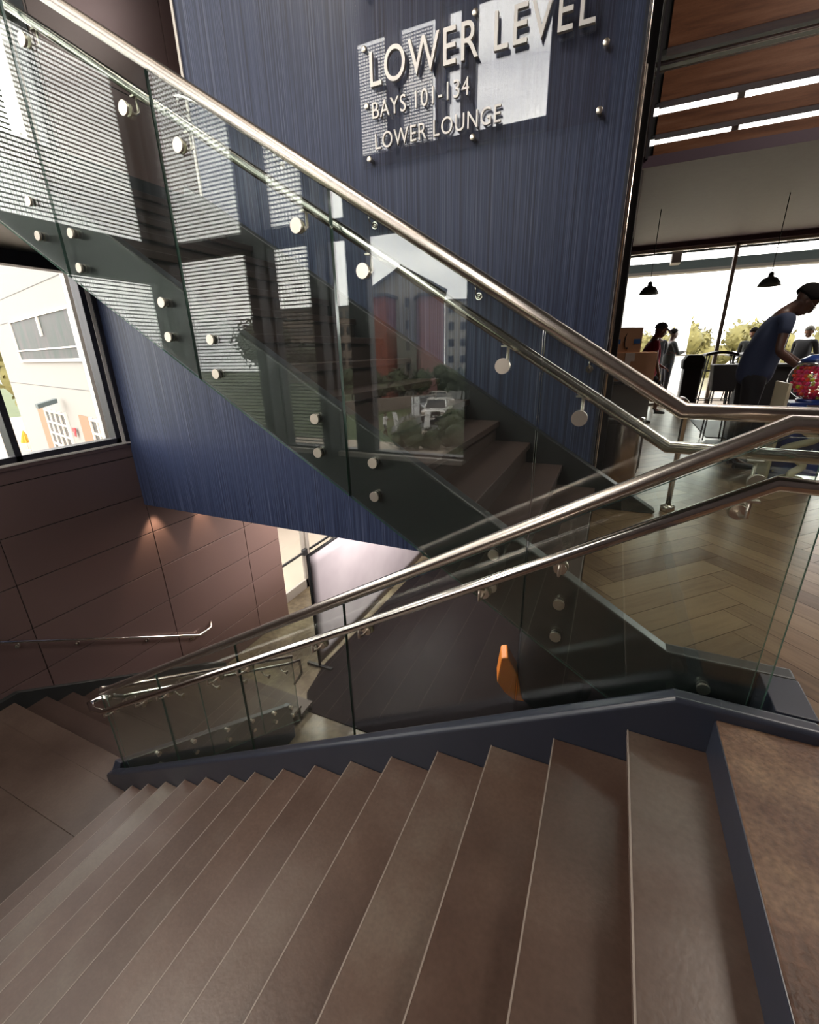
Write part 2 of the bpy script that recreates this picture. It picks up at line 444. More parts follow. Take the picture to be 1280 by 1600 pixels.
# ------------------------------------------------------------------ mesh helpers
class MB:
    def __init__(s):
        s.v = []; s.f = []; s.mi = []; s.sm = []

    def add(s, vs, fs, mi=0, smooth=False):
        o = len(s.v)
        s.v += [tuple(v) for v in vs]
        for f in fs:
            s.f.append(tuple(i + o for i in f)); s.mi.append(mi); s.sm.append(smooth)

    def box(s, x0, x1, y0, y1, z0, z1, mi=0):
        s.add([(x0, y0, z0), (x1, y0, z0), (x1, y1, z0), (x0, y1, z0), (x0, y0, z1), (x1, y0, z1), (x1, y1, z1), (x0, y1, z1)],
              [(0, 3, 2, 1), (4, 5, 6, 7), (0, 1, 5, 4), (1, 2, 6, 5), (2, 3, 7, 6), (3, 0, 4, 7)], mi)

    def prism(s, poly, a, b, axis='y', mi=0, side=None):
        """poly in the two other axes ((x,z) for y, (y,z) for x, (x,y) for z)"""
        def P3(p, t):
            return {'y': (p[0], t, p[1]), 'x': (t, p[0], p[1]), 'z': (p[0], p[1], t)}[axis]
        n = len(poly)
        vs = [P3(p, a) for p in poly] + [P3(p, b) for p in poly]
        s.add(vs, [tuple(range(n)), tuple(range(2 * n - 1, n - 1, -1))], mi)
        o = len(s.v) - 2 * n
        for i in range(n):
            j = (i + 1) % n
            s.f.append((o + i, o + n + i, o + n + j, o + j)); s.mi.append(mi if side is None else side); s.sm.append(False)

    def obox(s, c, ax, ay, az, mi=0):
        """box from centre and three half-axis vectors"""
        c, ax, ay, az = map(Vector, (c, ax, ay, az))
        vs = [c - ax - ay - az, c + ax - ay - az, c + ax + ay - az, c - ax + ay - az,
              c - ax - ay + az, c + ax - ay + az, c + ax + ay + az, c - ax + ay + az]
        s.add(vs, [(0, 3, 2, 1), (4, 5, 6, 7), (0, 1, 5, 4), (1, 2, 6, 5), (2, 3, 7, 6), (3, 0, 4, 7)], mi)

    def tube(s, path, r, n=14, mi=0, caps=True, smooth=True):
        pts = [Vector(p) for p in path]
        rs = r if isinstance(r, (list, tuple)) else [r] * len(pts)
        ts = [(pts[i + 1] - pts[i]).normalized() for i in range(len(pts) - 1)]
        ref = Vector((0, 0, 1)) if abs(ts[0].z) < 0.9 else Vector((0, 1, 0))
        nrm = ts[0].cross(ref).normalized()
        rings = []
        for i, p in enumerate(pts):
            t0 = ts[max(0, i - 1)]; t1 = ts[min(i, len(ts) - 1)]
            if i:
                q = ts[max(0, i - 1)].rotation_difference(t1) if i < len(ts) else None
            mid = (t0 + t1)
            mid = mid.normalized() if mid.length > 1e-6 else t1
            n0 = (nrm - t0 * nrm.dot(t0)).normalized()
            b0 = t0.cross(n0)
            ring = []
            k = 1.0
            for a in range(n):
                th = 2 * PI * a / n
                d = n0 * math.cos(th) + b0 * math.sin(th)
                # slide along the incoming tube onto the mitre plane
                off = d * rs[i]
                if 0 < i < len(pts) - 1 and t0.dot(mid) > 0.3:
                    off = off - t0 * (off.dot(mid) / t0.dot(mid))
                ring.append(p + off)
            rings.append(ring)
            if i < len(ts):
                nrm = (t0.rotation_difference(t1) @ n0)
        o = len(s.v)
        vs = [v for ring in rings for v in ring]
        fs = []
        for i in range(len(rings) - 1):
            for a in range(n):
                b2 = (a + 1) % n
                fs.append((i * n + a, i * n + b2, (i + 1) * n + b2, (i + 1) * n + a))
        s.add(vs, fs, mi, smooth)
        if caps:
            s.f.append(tuple(o + a for a in reversed(range(n)))); s.mi.append(mi); s.sm.append(False)
            s.f.append(tuple(o + (len(rings) - 1) * n + a for a in range(n))); s.mi.append(mi); s.sm.append(False)

    def lathe(s, prof, c=(0, 0, 0), axis=(0, 0, 1), n=24, mi=0, smooth=True):
        """prof: (r, t) along axis"""
        c = Vector(c); ax = Vector(axis).normalized()
        u = ax.cross(Vector((0, 0, 1)) if abs(ax.z) < 0.9 else Vector((1, 0, 0))).normalized()
        v = ax.cross(u)
        vs = []
        for r, t in prof:
            for a in range(n):
                th = 2 * PI * a / n
                vs.append(c + ax * t + (u * math.cos(th) + v * math.sin(th)) * max(r, 1e-5))
        fs = []
        for i in range(len(prof) - 1):
            for a in range(n):
                b2 = (a + 1) % n
                fs.append((i * n + a, i * n + b2, (i + 1) * n + b2, (i + 1) * n + a))
        s.add(vs, fs, mi, smooth)

    def ball(s, c, r, n=12, mi=0, sc3=(1, 1, 1)):
        c = Vector(c)
        prof = [(r * math.sin(PI * i / (n // 2 + 2)), -r * math.cos(PI * i / (n // 2 + 2))) for i in range(n // 2 + 3)]
        o = len(s.v)
        s.lathe(prof, (0, 0, 0), n=n, mi=mi)
        for i in range(o, len(s.v)):
            x, y, z = s.v[i]
            s.v[i] = (c.x + x * sc3[0], c.y + y * sc3[1], c.z + z * sc3[2])

    def mesh(s, name, mats):
        me = bpy.data.meshes.new(name)
        me.from_pydata(s.v, [], s.f)
        if not isinstance(mats, (list, tuple)):
            mats = [mats]
        for m in mats:
            me.materials.append(m)
        me.polygons.foreach_set('material_index', s.mi)
        me.polygons.foreach_set('use_smooth', s.sm)
        me.update()
        return me

    def build(s, name, mats, parent=None, bevel=0.0, recalc=True, seg=2):
        me = s.mesh(name, mats)
        if recalc:
            bm = bmesh.new(); bm.from_mesh(me)
            bmesh.ops.remove_doubles(bm, verts=bm.verts, dist=1e-6)
            bmesh.ops.recalc_face_normals(bm, faces=bm.faces)
            bm.to_mesh(me); bm.free()
        o = bpy.data.objects.new(name, me)
        COL.objects.link(o)
        if parent is not None:
            o.parent = parent
            o.matrix_parent_inverse = PINV(parent)
        if bevel:
            b = o.modifiers.new('bevel', 'BEVEL'); b.width = bevel; b.segments = seg
            b.limit_method = 'ANGLE'; b.angle_limit = math.radians(35)
        return o


def world_of(o):
    m = Matrix.Translation(o.location) @ o.rotation_euler.to_matrix().to_4x4()
    if o.parent is not None:
        m = world_of(o.parent) @ o.matrix_parent_inverse @ m
    return m


def PINV(p):
    return world_of(p).inverted()


def tag(o, label=None, cat=None, group=None, kind=None):
    if label: o['label'] = label
    if cat: o['category'] = cat
    if group: o['group'] = group
    if kind: o['kind'] = kind
    return o


def thing(name, label, cat, loc=(0, 0, 0), group=None):
    o = bpy.data.objects.new(name, None)
    o.empty_display_size = 0.1
    o.location = loc
    COL.objects.link(o)
    return tag(o, label, cat, group)


def struct(o):
    o['kind'] = 'structure'
    return o


def dup(root, delta, label=None, group=None):
    """a copy of a thing with its parts and sub-parts, moved by delta"""
    r = root.copy(); COL.objects.link(r)
    r.location = Vector(root.location) + Vector(delta)
    if label: r['label'] = label
    if group: r['group'] = group

    def rec(src, dst):
        for ch in list(src.children):
            c = ch.copy(); COL.objects.link(c); c.parent = dst
            c.matrix_parent_inverse = ch.matrix_parent_inverse.copy()
            rec(ch, c)
    rec(root, r)
    return r


def bake(o):
    dg = bpy.context.evaluated_depsgraph_get()
    me = bpy.data.meshes.new_from_object(o.evaluated_get(dg))
    return me


# ================================================================== SETTING
R1, T1 = 0.16423, 0.28          # riser and tread of the lower flights
X0 = 0.510                      # nosing of the upper landing
YS = 1.631                      # stair side face of the near stringer
R3, T3, XC = 0.182, 0.288, 0.254
ZM = -16 * R1                   # middle landing
ZL = -4.43                      # lower floor
XL = -6.33                      # left wall
YB = -1.35                      # window wall behind the stairs
HTOP = 7.6

# ---- upper floor: herringbone boards as one floor mesh
def herringbone():
    W, L = 0.15, 0.90
    m = MB()
    uvs = []; tone = []
    def inside(x, y):
        if y < 4.1 and x < 0.0: return False
        if y < 2.04 and x < 0.83: return False
        if y < 1.67 and x < 1.75: return False
        if x < -0.09 and y < 4.32: return False
        return -1.3 < y < 12.15 and -2.5 < x < 8.9
    c45 = math.cos(PI / 4)
    def rot(a, b):
        return (a * c45 - b * c45 + 0.153, a * c45 + b * c45 + 2.62)
    g = 0.0018
    regions = [(-0.03, 0.838, 2.012, 4.03), (0.838, 8.9, 1.640, 4.03), (1.75, 8.9, -1.3, 1.640), (-0.0, 8.9, 4.03, 4.35), (-2.4, 8.9, 4.35, 12.15)]
    def clip(poly, box):
        x0, x1, y0, y1 = box
        for ax, lim, sgn in ((0, x0, 1), (0, x1, -1), (1, y0, 1), (1, y1, -1)):
            out = []
            for i in range(len(poly)):
                p, q = poly[i], poly[(i + 1) % len(poly)]
                ip = (p[0][ax] - lim) * sgn >= 0; iq = (q[0][ax] - lim) * sgn >= 0
                if ip: out.append(p)
                if ip != iq:
                    t = (lim - p[0][ax]) / (q[0][ax] - p[0][ax])
                    out.append((tuple(p[0][k] + (q[0][k] - p[0][k]) * t for k in (0, 1)),
                                tuple(p[1][k] + (q[1][k] - p[1][k]) * t for k in (0, 1))))
            poly = out
            if len(poly) < 3: return []
        return poly
    n = 6
    for i in range(-75, 76):
        for j in range(-14, 15):
            for kind in (0, 1):
                # block pattern: horizontal board at (i, i + 2n j), vertical partner next to it
                if kind == 0:
                    a0, b0 = i * W + 0.0, (i + 2 * n * j) * W
                    a1, b1 = a0 + L, b0 + W
                else:
                    a0, b0 = i * W, (i + 2 * n * j + 1) * W
                    a1, b1 = a0 + W, b0 + L
                r = random.random(); off = random.random() * 50
                cs = [(a0 + g, b0 + g), (a1 - g, b0 + g), (a1 - g, b1 - g), (a0 + g, b1 - g)]
                if kind == 0:
                    uv = [(0 + off, 0 + off), (L + off, 0 + off), (L + off, W + off), (0 + off, W + off)]
                else:
                    uv = [(0 + off, 0 + off), (0 + off, W + off), (L + off, W + off), (L + off, 0 + off)]
                pl = [(rot(*c), u) for c, u in zip(cs, uv)]
                cx = sum(p[0][0] for p in pl) / 4; cy = sum(p[0][1] for p in pl) / 4
                if not (-3.5 < cx < 9.6 and -2.2 < cy < 13): continue
                for bx in regions:
                    q = clip(pl, bx)
                    if len(q) >= 3:
                        o = len(m.v)
                        m.v += [(p[0][0], p[0][1], 0.0) for p in q]
                        m.f.append(tuple(range(o, o + len(q)))); m.mi.append(0); m.sm.append(False)
                        uvs += [p[1] for p in q]; tone.append(r)
    nb = len(m.f)
    zj = -0.0015
    for x0, x1, y0, y1 in regions:
        m.box(x0, x1, y0, y1, -0.30, zj, 1)
    me = m.mesh('floor_upper', [M['plank'], M['grout']])
    uvl = me.uv_layers.new(name='UVMap')
    at = me.attributes.new('tone', 'FLOAT', 'FACE')
    for k in range(nb): at.data[k].value = tone[k]
    for k, u in enumerate(uvs): uvl.data[k].uv = u
    o = bpy.data.objects.new('floor_upper', me); COL.objects.link(o)
    return struct(o)
herringbone()

# ---- brown stair-head pad
m = MB(); m.box(X0, 1.748, YB + 0.05, YS, -0.06, 0.001, 0)
struct(m.build('floor_stair_head', [M['pad']], bevel=0.006))
m = MB(); m.box(X0 + 0.01, 1.748, YB + 0.05, YS, -0.30, -0.062, 0)
struct(m.build('floor_slab', [M['steel_navy']]))

# ---- middle landing, two slabs with an open joint
m = MB()
m.box(XL, -3.672, YB, 1.1635, ZM - 0.25, ZM)
m.box(XL, -3.672, 1.1665, 1.628, ZM - 0.25, ZM)
m.box(XL, -4.07, 1.628, 1.86, ZM - 0.25, ZM)
m.box(XL, -3.68, YB, 1.62, ZM - 0.30, ZM - 0.008)
struct(m.build('floor_landing', [M['landing']], bevel=0.003))

# ---- lower floor
m = MB(); m.box(XL - 0.35, 9, YB, 14.0, ZL - 0.2, ZL)
struct(m.build('floor_lower', [M['concrete']]))
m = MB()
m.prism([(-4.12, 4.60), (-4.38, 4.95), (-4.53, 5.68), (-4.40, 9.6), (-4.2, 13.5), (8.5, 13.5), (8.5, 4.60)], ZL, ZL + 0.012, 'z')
tag(m.build('floor_sheet', [M['dark_floor']]), 'large near-black sheet with cut corner on the lower concrete floor', 'floor mat')  # even near-black sheet over the dark part of the lower floor

# ---- left wall of bronze panels (window above, open beyond y 6.87)
def panels(name, x, y0, y1, zs, ys, mats, thick=0.03, g=0.006, sign=1):
    m = MB()
    m.box(x - 0.20, x - thick * 0.5, y0, y1, zs[0], zs[-1], 1)
    yy = [y0] + [a for a in ys if y0 < a < y1] + [y1]
    for i in range(len(yy) - 1):
        for k in range(len(zs) - 1):
            m.box(x - thick, x, yy[i] + g, yy[i + 1] - g, zs[k] + g, zs[k + 1] - g, 0)
    return m.build(name, mats, bevel=0.003)
zs = [ZL, -3.70, -3.085, -2.47, -1.86, -1.245, -0.64, -0.03, 0.13]
ys = [0.47, 2.306, 4.13, 5.96]
struct(panels('wall_left', XL, YB, 6.87, zs, ys, [M['panel'], M['seam']]))
# brown wall left of and beyond the upper landing
struct(panels('wall_left_upper', XL, 4.10, 6.87, [0.13, 1.4, 2.75, 4.6, HTOP], ys, [M['panel'], M['seam']]))
# end return of the left wall
m = MB(); m.box(XL - 0.45, XL - 0.02, 6.85, 6.90, ZL, HTOP)
struct(m.build('wall_return', [M['panel']]))
# storefront header and wall beyond the left wall, above the doors
m = MB(); m.box(XL - 0.50, XL - 0.30, 6.87, 14.0, -1.9, HTOP)
struct(m.build('wall_left_far', [M['panel']]))

# ---- window in the left wall, lower row (1) and upper row (2)
def window_x(name, x, y0, y1, z0, z1, mull, fw=0.07, mat='frame', pane='pane', inner=True):
    """window in a wall of constant x"""
    root = bpy.data.objects.new(name, None); COL.objects.link(root); struct(root)
    m = MB()
    m.box(x - 0.14, x + 0.02, y0, y1, z0, z0 + fw)
    m.box(x - 0.14, x + 0.02, y0, y1, z1 - fw, z1)
    for y in [y0 + fw / 2] + list(mull) + [y1 - fw / 2]:
        m.box(x - 0.14, x + 0.02, y - fw / 2, y + fw / 2, z0, z1)
    f = m.build('window_frame', [M[mat]], root, bevel=0.004)
    yy = [y0 + fw / 2] + list(mull) + [y1 - fw / 2]
    for a, b in zip(yy[:-1], yy[1:]):
        g = MB(); g.box(x - 0.082, x - 0.070, a + fw / 2, b - fw / 2, z0 + fw, z1 - fw)
        g.build('pane', [M[pane]], f)
    return root
w1 = window_x('window_1', XL - 0.02, YB, 4.00, 0.20, 2.42, [0.72, 2.75])
m = MB()   # pale jamb, dark casing and sill
m.box(XL - 0.20, XL + 0.01, 4.00, 4.045, 0.15, 2.42)
m.build('jamb_pale', [M['trim_pale']], w1)
m = MB(); m.box(XL - 0.20, XL + 0.03, 4.045, 4.10, 0.15, 2.45)
m.build('casing', [M['frame']], w1)
m = MB(); m.box(XL - 0.20, XL + 0.035, YB, 4.10, 0.175, 0.20)
m.build('sill', [M['trim_pale']], w1, bevel=0.003)
m = MB(); m.box(XL - 0.20, XL + 0.02, YB, 4.10, 0.13, 0.175)
m.build('sill_apron', [M['panel']], w1)
m = MB(); m.box(XL - 0.20, XL, YB, 4.10, 2.42, 2.80)
struct(m.build('trim_1', [M['frame']]))
window_x('window_2', XL - 0.02, YB, 4.08, 2.80, 4.88, [0.72, 2.75])
m = MB(); m.box(XL - 0.20, XL, YB, 4.10, 4.88, 5.02)
struct(m.build('trim_2', [M['frame']]))
window_x('window_3', XL - 0.02, YB, 4.08, 5.02, 6.85, [0.72, 2.75])
m = MB(); m.box(XL - 0.20, XL, YB, 4.10, 6.85, HTOP)
struct(m.build('trim_3', [M['plaster_dark']]))

# ---- window wall behind the stairs
m = MB()
m.box(XL, 9.0, YB - 0.2, YB, ZL, -0.02)
m.box(-1.56, 9.0, YB - 0.2, YB, -0.02, HTOP)
m.box(XL, -1.56, YB - 0.2, YB, 6.87, HTOP)
struct(m.build('wall_back', [M['plaster_dark']]))
m = MB()
m.box(XL, -1.56, YB - 0.2, YB - 0.01, 2.65, 2.80)
m.box(XL, -1.56, YB - 0.2, YB - 0.01, 4.90, 5.03)
m.box(XL - 0.2, XL + 0.16, YB - 0.3, YB, ZL, HTOP)
struct(m.build('trim_4', [M['frame']]))
m = MB(); m.box(XL, -1.60, YB - 0.14, YB + 0.05, -0.02, 0.045)
struct(m.build('trim_5', [M['trim_pale']], bevel=0.004))
cols = [(-6.17, -4.50), (-4.34, -3.52), (-3.40, -3.10), (-2.88, -1.57)]
nwin = 4
for z0, z1 in ((0.045, 2.65), (2.80, 4.90), (5.03, 6.87)):
    for a, b in cols:
        r = bpy.data.objects.new('window_%d' % nwin, None); COL.objects.link(r); struct(r)
        nwin += 1
        m = MB()
        for q in ((a, a + 0.03), (b - 0.03, b)):
            m.box(q[0], q[1], YB - 0.14, YB - 0.02, z0, z1)
        m.box(a, b, YB - 0.14, YB - 0.02, z0, z0 + 0.03); m.box(a, b, YB - 0.14, YB - 0.02, z1 - 0.03, z1)
        m.build('window_frame', [M['frame']], r)
        g = MB(); g.box(a + 0.03, b - 0.03, YB - 0.086, YB - 0.074, z0 + 0.03, z1 - 0.03)
        g.build('pane', [M['pane']], r)
m = MB()
for a, b, c_ in ((-4.50, -4.34, 0.20), (-3.52, -3.40, 0.22), (-3.10, -2.88, -0.005)):
    m.box(a, b, YB - 0.22, YB + c_, -0.02, 6.87)
struct(m.build('trim_6', [M['frame']], bevel=0.004))

# ---- woven screens outside those windows
def sunscreen(axis, c, a0, a1, z0, z1, label):
    m = MB()
    z = z0
    def bx(u0, u1, t, z0_, z1_):
        if axis == 'y': m.box(u0, u1, c - t, c + t, z0_, z1_)
        else: m.box(c - t, c + t, u0, u1, z0_, z1_)
    k = 0
    while z < z1:
        bx(a0, a1, 0.006, z, z + 0.017); z += 0.052; k += 1
    u = a0
    while u < a1:
        bx(u, u + 0.009, 0.003, z0, z1); u += 0.055
    return tag(m.build('sun_screen', [M['mesh']]), label, 'sun screen')
sunscreen('y', YB - 0.55, -6.9, -3.86, -0.6, 7.0, 'woven metal sun screen outside the windows behind the stairs')
sunscreen('x', XL - 0.45, -1.8, 3.9, 2.50, 7.0, 'woven metal sun screen outside the upper left windows')
sunscreen('x', XL - 0.45, -1.8, 2.3, -0.6, 2.44, 'woven metal sun screen outside the near half of the lower left window')

# ---- streaked blue wall
m = MB()
m.prism([(XL, -0.78), (-0.09, -0.78), (-0.09, HTOP), (-4.17, HTOP), (-4.17, 2.75), (XL, 2.75)], 4.10, 4.30, 'y')
struct(m.build('wall_blue', [M['blue']]))
m = MB(); m.box(-4.195, -4.165, 4.085, 4.13, 2.72, HTOP)
struct(m.build('trim_7', [M['trim_pale']]))
m = MB(); m.box(-0.105, -0.082, 4.092, 4.31, 0.0, HTOP)
struct(m.build('trim_8', [M['steel_navy']]))
# black track and column past the end of the blue wall
m = MB()
m.box(-0.082, 0.00, 4.36, 4.62, 0.0, HTOP)
t8 = m.build('trim_9', [M['black']], bevel=0.004); struct(t8)
m = MB()
m.tube([(-0.060, 4.34, 0.0), (-0.060, 4.34, 3.2)], 0.012)
m.tube([(-0.070, 4.33, 1.4), (-0.070, 4.33, 5.0)], 0.007)
struct(m.build('trim_10', [M['steel']]))

# ---- upper landing of the upper flight
m = MB(); m.box(XL, -4.35, 1.93, 4.10, 2.50, 2.93); m.box(XL, -4.17, 4.10, 6.87, 2.50, 2.93)
struct(m.build('floor_top_landing', [M['steel_dark']]))
m = MB(); m.box(XL, -4.25, 6.87, 7.05, 2.93, HTOP)
struct(m.build('wall_top_landing', [M['panel']]))

# ---- ceilings, soffit, far walls
m = MB(); m.box(XL - 0.2, 9.0, YB - 0.2, 7.2, HTOP, HTOP + 0.2); m.box(-4.3, 9.0, 7.2, 12.4, 6.25, 6.45)
struct(m.build('ceiling', [M['ceiling']]))
m = MB(); m.box(0.02, 9.0, 7.2, 12.1, 3.39, 3.47)
struct(m.build('ceiling_soffit', [M['soffit']], bevel=0.004))
m = MB(); m.box(-2.0, 9.0, 12.1, 12.35, 3.30, 3.55); m.box(-2, 9.0, 7.12, 7.2, 3.385, 3.50)
struct(m.build('trim_11', [M['soffit']]))
m = MB(); m.box(9.0, 9.2, YB - 0.2, 12.4, 0, HTOP); m.box(9.0, 9.2, YB, 14, ZL, -0.3)
struct(m.build('wall_right', [M['plaster_dark']]))
m = MB(); m.box(-0.35, -0.06, 4.62, 12.3, 0, HTOP)
struct(m.build('wall_lobby_left', [M['black']]))
m = MB(); m.box(XL - 0.5, 9.0, 14.0, 14.2, ZL, -0.3)
struct(m.build('wall_lower_far', [M['plaster_dark']]))
m = MB(); m.box(XL - 0.5, -0.09, 4.36, 14.0, -0.75, -0.50)
struct(m.build('ceiling_lower', [M['plaster_dark']]))

# ---- far glazing of the lobby and of the storey above
def window_y(name, y, x0, x1, z0, z1, mull, fw=0.09):
    r = bpy.data.objects.new(name, None); COL.objects.link(r); struct(r)
    m = MB()
    for x in [x0 + fw / 2] + list(mull) + [x1 - fw / 2]:
        m.box(x - fw / 2, x + fw / 2, y - 0.05, y + 0.05, z0, z1)
    m.box(x0, x1, y - 0.05, y + 0.05, z0, z0 + 0.05); m.box(x0, x1, y - 0.05, y + 0.05, z1 - 0.05, z1)
    m.build('window_frame', [M['frame_pale']], r, bevel=0.004)
    g = MB(); g.box(x0, x1, y - 0.006, y + 0.006, z0 + 0.05, z1 - 0.05)
    g.build('pane', [M['pane']], r)
window_y('window_16', 12.22, -0.05, 8.9, 0.0, 3.30, [2.0, 5.2], 0.07)
window_y('window_17', 12.22, -0.05, 8.9, 3.55, 6.25, [1.55, 5.2], 0.12)

# ---- glazed doors of the lower lobby, seen under the blue wall
def door(name, y0, y1, x=-6.70, handle=True):
    r = bpy.data.objects.new(name, None); COL.objects.link(r); struct(r)
    z0, z1 = ZL, -1.9
    m = MB(); fw = 0.10
    m.box(x - 0.03, x + 0.03, y0, y0 + fw, z0, z1); m.box(x - 0.03, x + 0.03, y1 - fw, y1, z0, z1)
    m.box(x - 0.03, x + 0.03, y0, y1, z0 + 0.01, z0 + 0.26); m.box(x - 0.03, x + 0.03, y0, y1, z1 - 0.12, z1)
    m.build('door_frame', [M['frame_pale']], r, bevel=0.004)
    g = MB(); g.box(x - 0.006, x + 0.006, y0 + fw, y1 - fw, z0 + 0.26, z1 - 0.12); g.build('pane', [M['pane']], r)
    if handle:
        h = MB(); h.box(x + 0.05, x + 0.09, y0 + 0.05, y1 - 0.05, z0 + 1.02, z0 + 1.08)
        h.box(x + 0.02, x + 0.12, y1 - 0.16, y1 - 0.02, z0 + 0.97, z0 + 1.13)
        h.build('push_bar', [M['black']], r, bevel=0.008)
    return r
for k in range(4):
    door('door_%d' % (k + 1), 6.95 + 1.28 * k, 6.95 + 1.28 * k + 1.2)
m = MB()
for k in range(5):
    m.box(-6.74, -6.62, 6.95 + 1.28 * k - 0.08, 6.95 + 1.28 * k, ZL, -1.9)
m.box(-6.74, -6.62, 12.07, 14.0, ZL, -1.9)
struct(m.build('trim_12', [M['frame_pale']]))


# ================================================================== STAIRS
def nosA(x):            # height of the nosing line of the near flight
    return (x - X0) * (R1 / T1)

# ---- near flight
st = thing('staircase', 'broad brown staircase in the foreground running down to the left', 'staircase', (X0, 0.2, 0))
m = MB(); m.box(0, T1 + 0.03, YB + 0.03, YS - 0.002, -0.045, 0.0, 0)
tread0 = m.build('tread', [M['tread']], bevel=0.004)
m = MB(); m.box(-0.0015, 0.0040, YB + 0.03, YS - 0.002, -0.008, 0.0012, 0)  # thin pale strip painting the light caught along the worn nosing
strip0 = m.build('nosing_glint', [M['lit_tread_edge']], tread0)
m = MB(); m.box(0, 0.02, YB + 0.03, YS - 0.002, -R1, -0.0455, 0)
riser0 = m.build('riser', [M['riser']])
for k in range(1, 16):
    a = tread0 if k == 1 else tread0.copy()
    if k > 1:
        COL.objects.link(a)
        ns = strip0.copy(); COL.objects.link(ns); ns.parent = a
    a.parent = st; a.matrix_parent_inverse = PINV(st)
    a.location = (X0 - k * T1, 0, -k * R1)
    b = riser0 if k == 1 else riser0.copy()
    if k > 1: COL.objects.link(b)
    b.parent = st; b.matrix_parent_inverse = PINV(st)
    b.location = (X0 - k * T1 + 0.025, 0, -k * R1)
m = MB(); m.box(X0 - 0.004, X0 + 0.010, YB + 0.03, YS - 0.002, -R1 - 0.0, -0.004)
tag(m.build('top_riser', [M['steel_navy']], st, bevel=0.002), 'navy steel top riser plate')

zc = 0.048
m = MB()
sa = 0.5780
zt = lambda x: zc + (x - 0.369) * sa
poly = [(0.83, zc), (0.369, zc), (-3.83, zt(-3.83)), (-4.02, -2.47), (-4.12, -2.54), (-4.12, ZM - 0.2), (-3.90, ZM - 0.25), (0.369 + 0.1, zc - 0.48), (0.83, zc - 0.48)]
m.prism(poly, YS, 1.705, 'y')
m.build('stringer', [M['steel_navy']], st, bevel=0.020, seg=5)

# ---- curb round the end of the well
m = MB()
m.box(0.70, 0.83, 1.7052, 1.9298, -0.42, zc)
tag(m.build('curb', [M['steel_navy']], bevel=0.004, seg=2), 'short navy steel curb closing the end of the stair well', 'curb')

# ---- flight from the middle landing to the lower floor (runs away along the left wall)
YF = 1.86
sb = thing('staircase', 'shadowed brown stairs beyond the middle landing running down away along the bronze wall', 'staircase', (-5.1, YF, ZM))
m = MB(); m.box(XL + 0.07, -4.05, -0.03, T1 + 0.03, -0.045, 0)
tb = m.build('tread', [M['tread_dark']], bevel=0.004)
m = MB(); m.box(XL + 0.07, -4.05, 0, 0.02, -R1, -0.0455)
rb = m.build('riser', [M['riser']])
for k in range(1, 11):
    a = tb if k == 1 else tb.copy(); b = rb if k == 1 else rb.copy()
    if k > 1: COL.objects.link(a); COL.objects.link(b)
    for q in (a, b):
        q.parent = sb; q.matrix_parent_inverse = PINV(sb)
    a.location = (0, YF + (k - 1) * T1, ZM - k * R1)
    b.location = (0, YF + (k - 1) * T1 - 0.02, ZM - (k - 1) * R1)
q = rb.copy(); COL.objects.link(q); q.location = (0, YF + 10 * T1 - 0.02, ZM - 10 * R1)
m = MB()
slb = -0.585
zb = lambda y: -2.405 + (y - 1.72) * slb
m.prism([(1.66, -2.50), (1.72, -2.405), (4.02, zb(4.02)), (4.10, zb(4.02) - 0.03), (4.10, ZL + 0.0), (3.70, ZL + 0.0), (1.66, ZM - 0.55)], -4.06, -3.97, 'x')
m.build('stringer', [M['steel_navy']], sb, bevel=0.010, seg=3)
m = MB()
m.prism([(YB + 0.01, ZM + 0.10), (1.93, ZM + 0.10), (4.6, ZM + 0.10 + 2.67 * slb), (4.9, ZL + 0.12), (4.9, ZL), (4.3, ZL), (1.9, ZM - 0.3), (YB + 0.01, ZM - 0.3)], XL + 0.002, XL + 0.07, 'x')
m.build('wall_stringer', [M['steel_dark']], sb, bevel=0.006)

# ---- upper flight
scx = thing('staircase', 'upper staircase climbing left between the glass balustrade and the blue wall', 'staircase', (XC, 3.0, 0))
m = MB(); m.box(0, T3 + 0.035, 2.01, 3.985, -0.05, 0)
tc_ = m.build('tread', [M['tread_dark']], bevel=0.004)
m = MB(); m.box(0.03, 0.045, 2.01, 3.985, -R3, -0.0505)
rc_ = m.build('riser', [M['riser']])
for k in range(1, 16):
    a = tc_ if k == 1 else tc_.copy(); b = rc_ if k == 1 else rc_.copy()
    if k > 1: COL.objects.link(a); COL.objects.link(b)
    for q in (a, b):
        q.parent = scx; q.matrix_parent_inverse = PINV(scx)
        q.location = (XC - k * T3 - T3 - 0.035, 0, k * R3)
    # treads climb to the left: nosing is the right-hand end
    a.location.x = XC - k * T3 - T3 - 0.035
    b.location.x = XC - k * T3 - 0.075
m = MB()
zn = lambda x: 0.276 - 0.63 * x
zbt = lambda x: -0.175 - 0.63 * x
m.prism([(0.83, zc), (0.364, zc), (-4.36, zn(-4.36)), (-4.36, zbt(-4.36)), (0.30, zbt(0.30)), (0.40, -0.42), (0.83, -0.42)], 1.93, 2.01, 'y')
m.build('stringer', [M['steel_dark']], scx, bevel=0.012, seg=4)
zw = lambda x: 0.283 - 0.63 * x
m = MB()
m.prism([(0.440, 0.001), (0.455, 0.02), (-4.30, zw(-4.30)), (-4.36, zw(-4.36) - 0.4), (0.0, -0.2), (0.05, 0.001)], 3.985, 4.095, 'y')
m.build('wall_stringer', [M['steel_dark']], scx, bevel=0.006)
m = MB()
m.prism([(0.02, -0.20), (-4.36, zbt(-4.36) + 0.02), (-4.36, zbt(-4.36) + 0.05), (0.02, -0.17)], 2.01, 3.985, 'y')
m.build('soffit_plate', [M['steel_dark']], scx)


# ================================================================== BALUSTRADES
RR = 0.0225    # rail radius

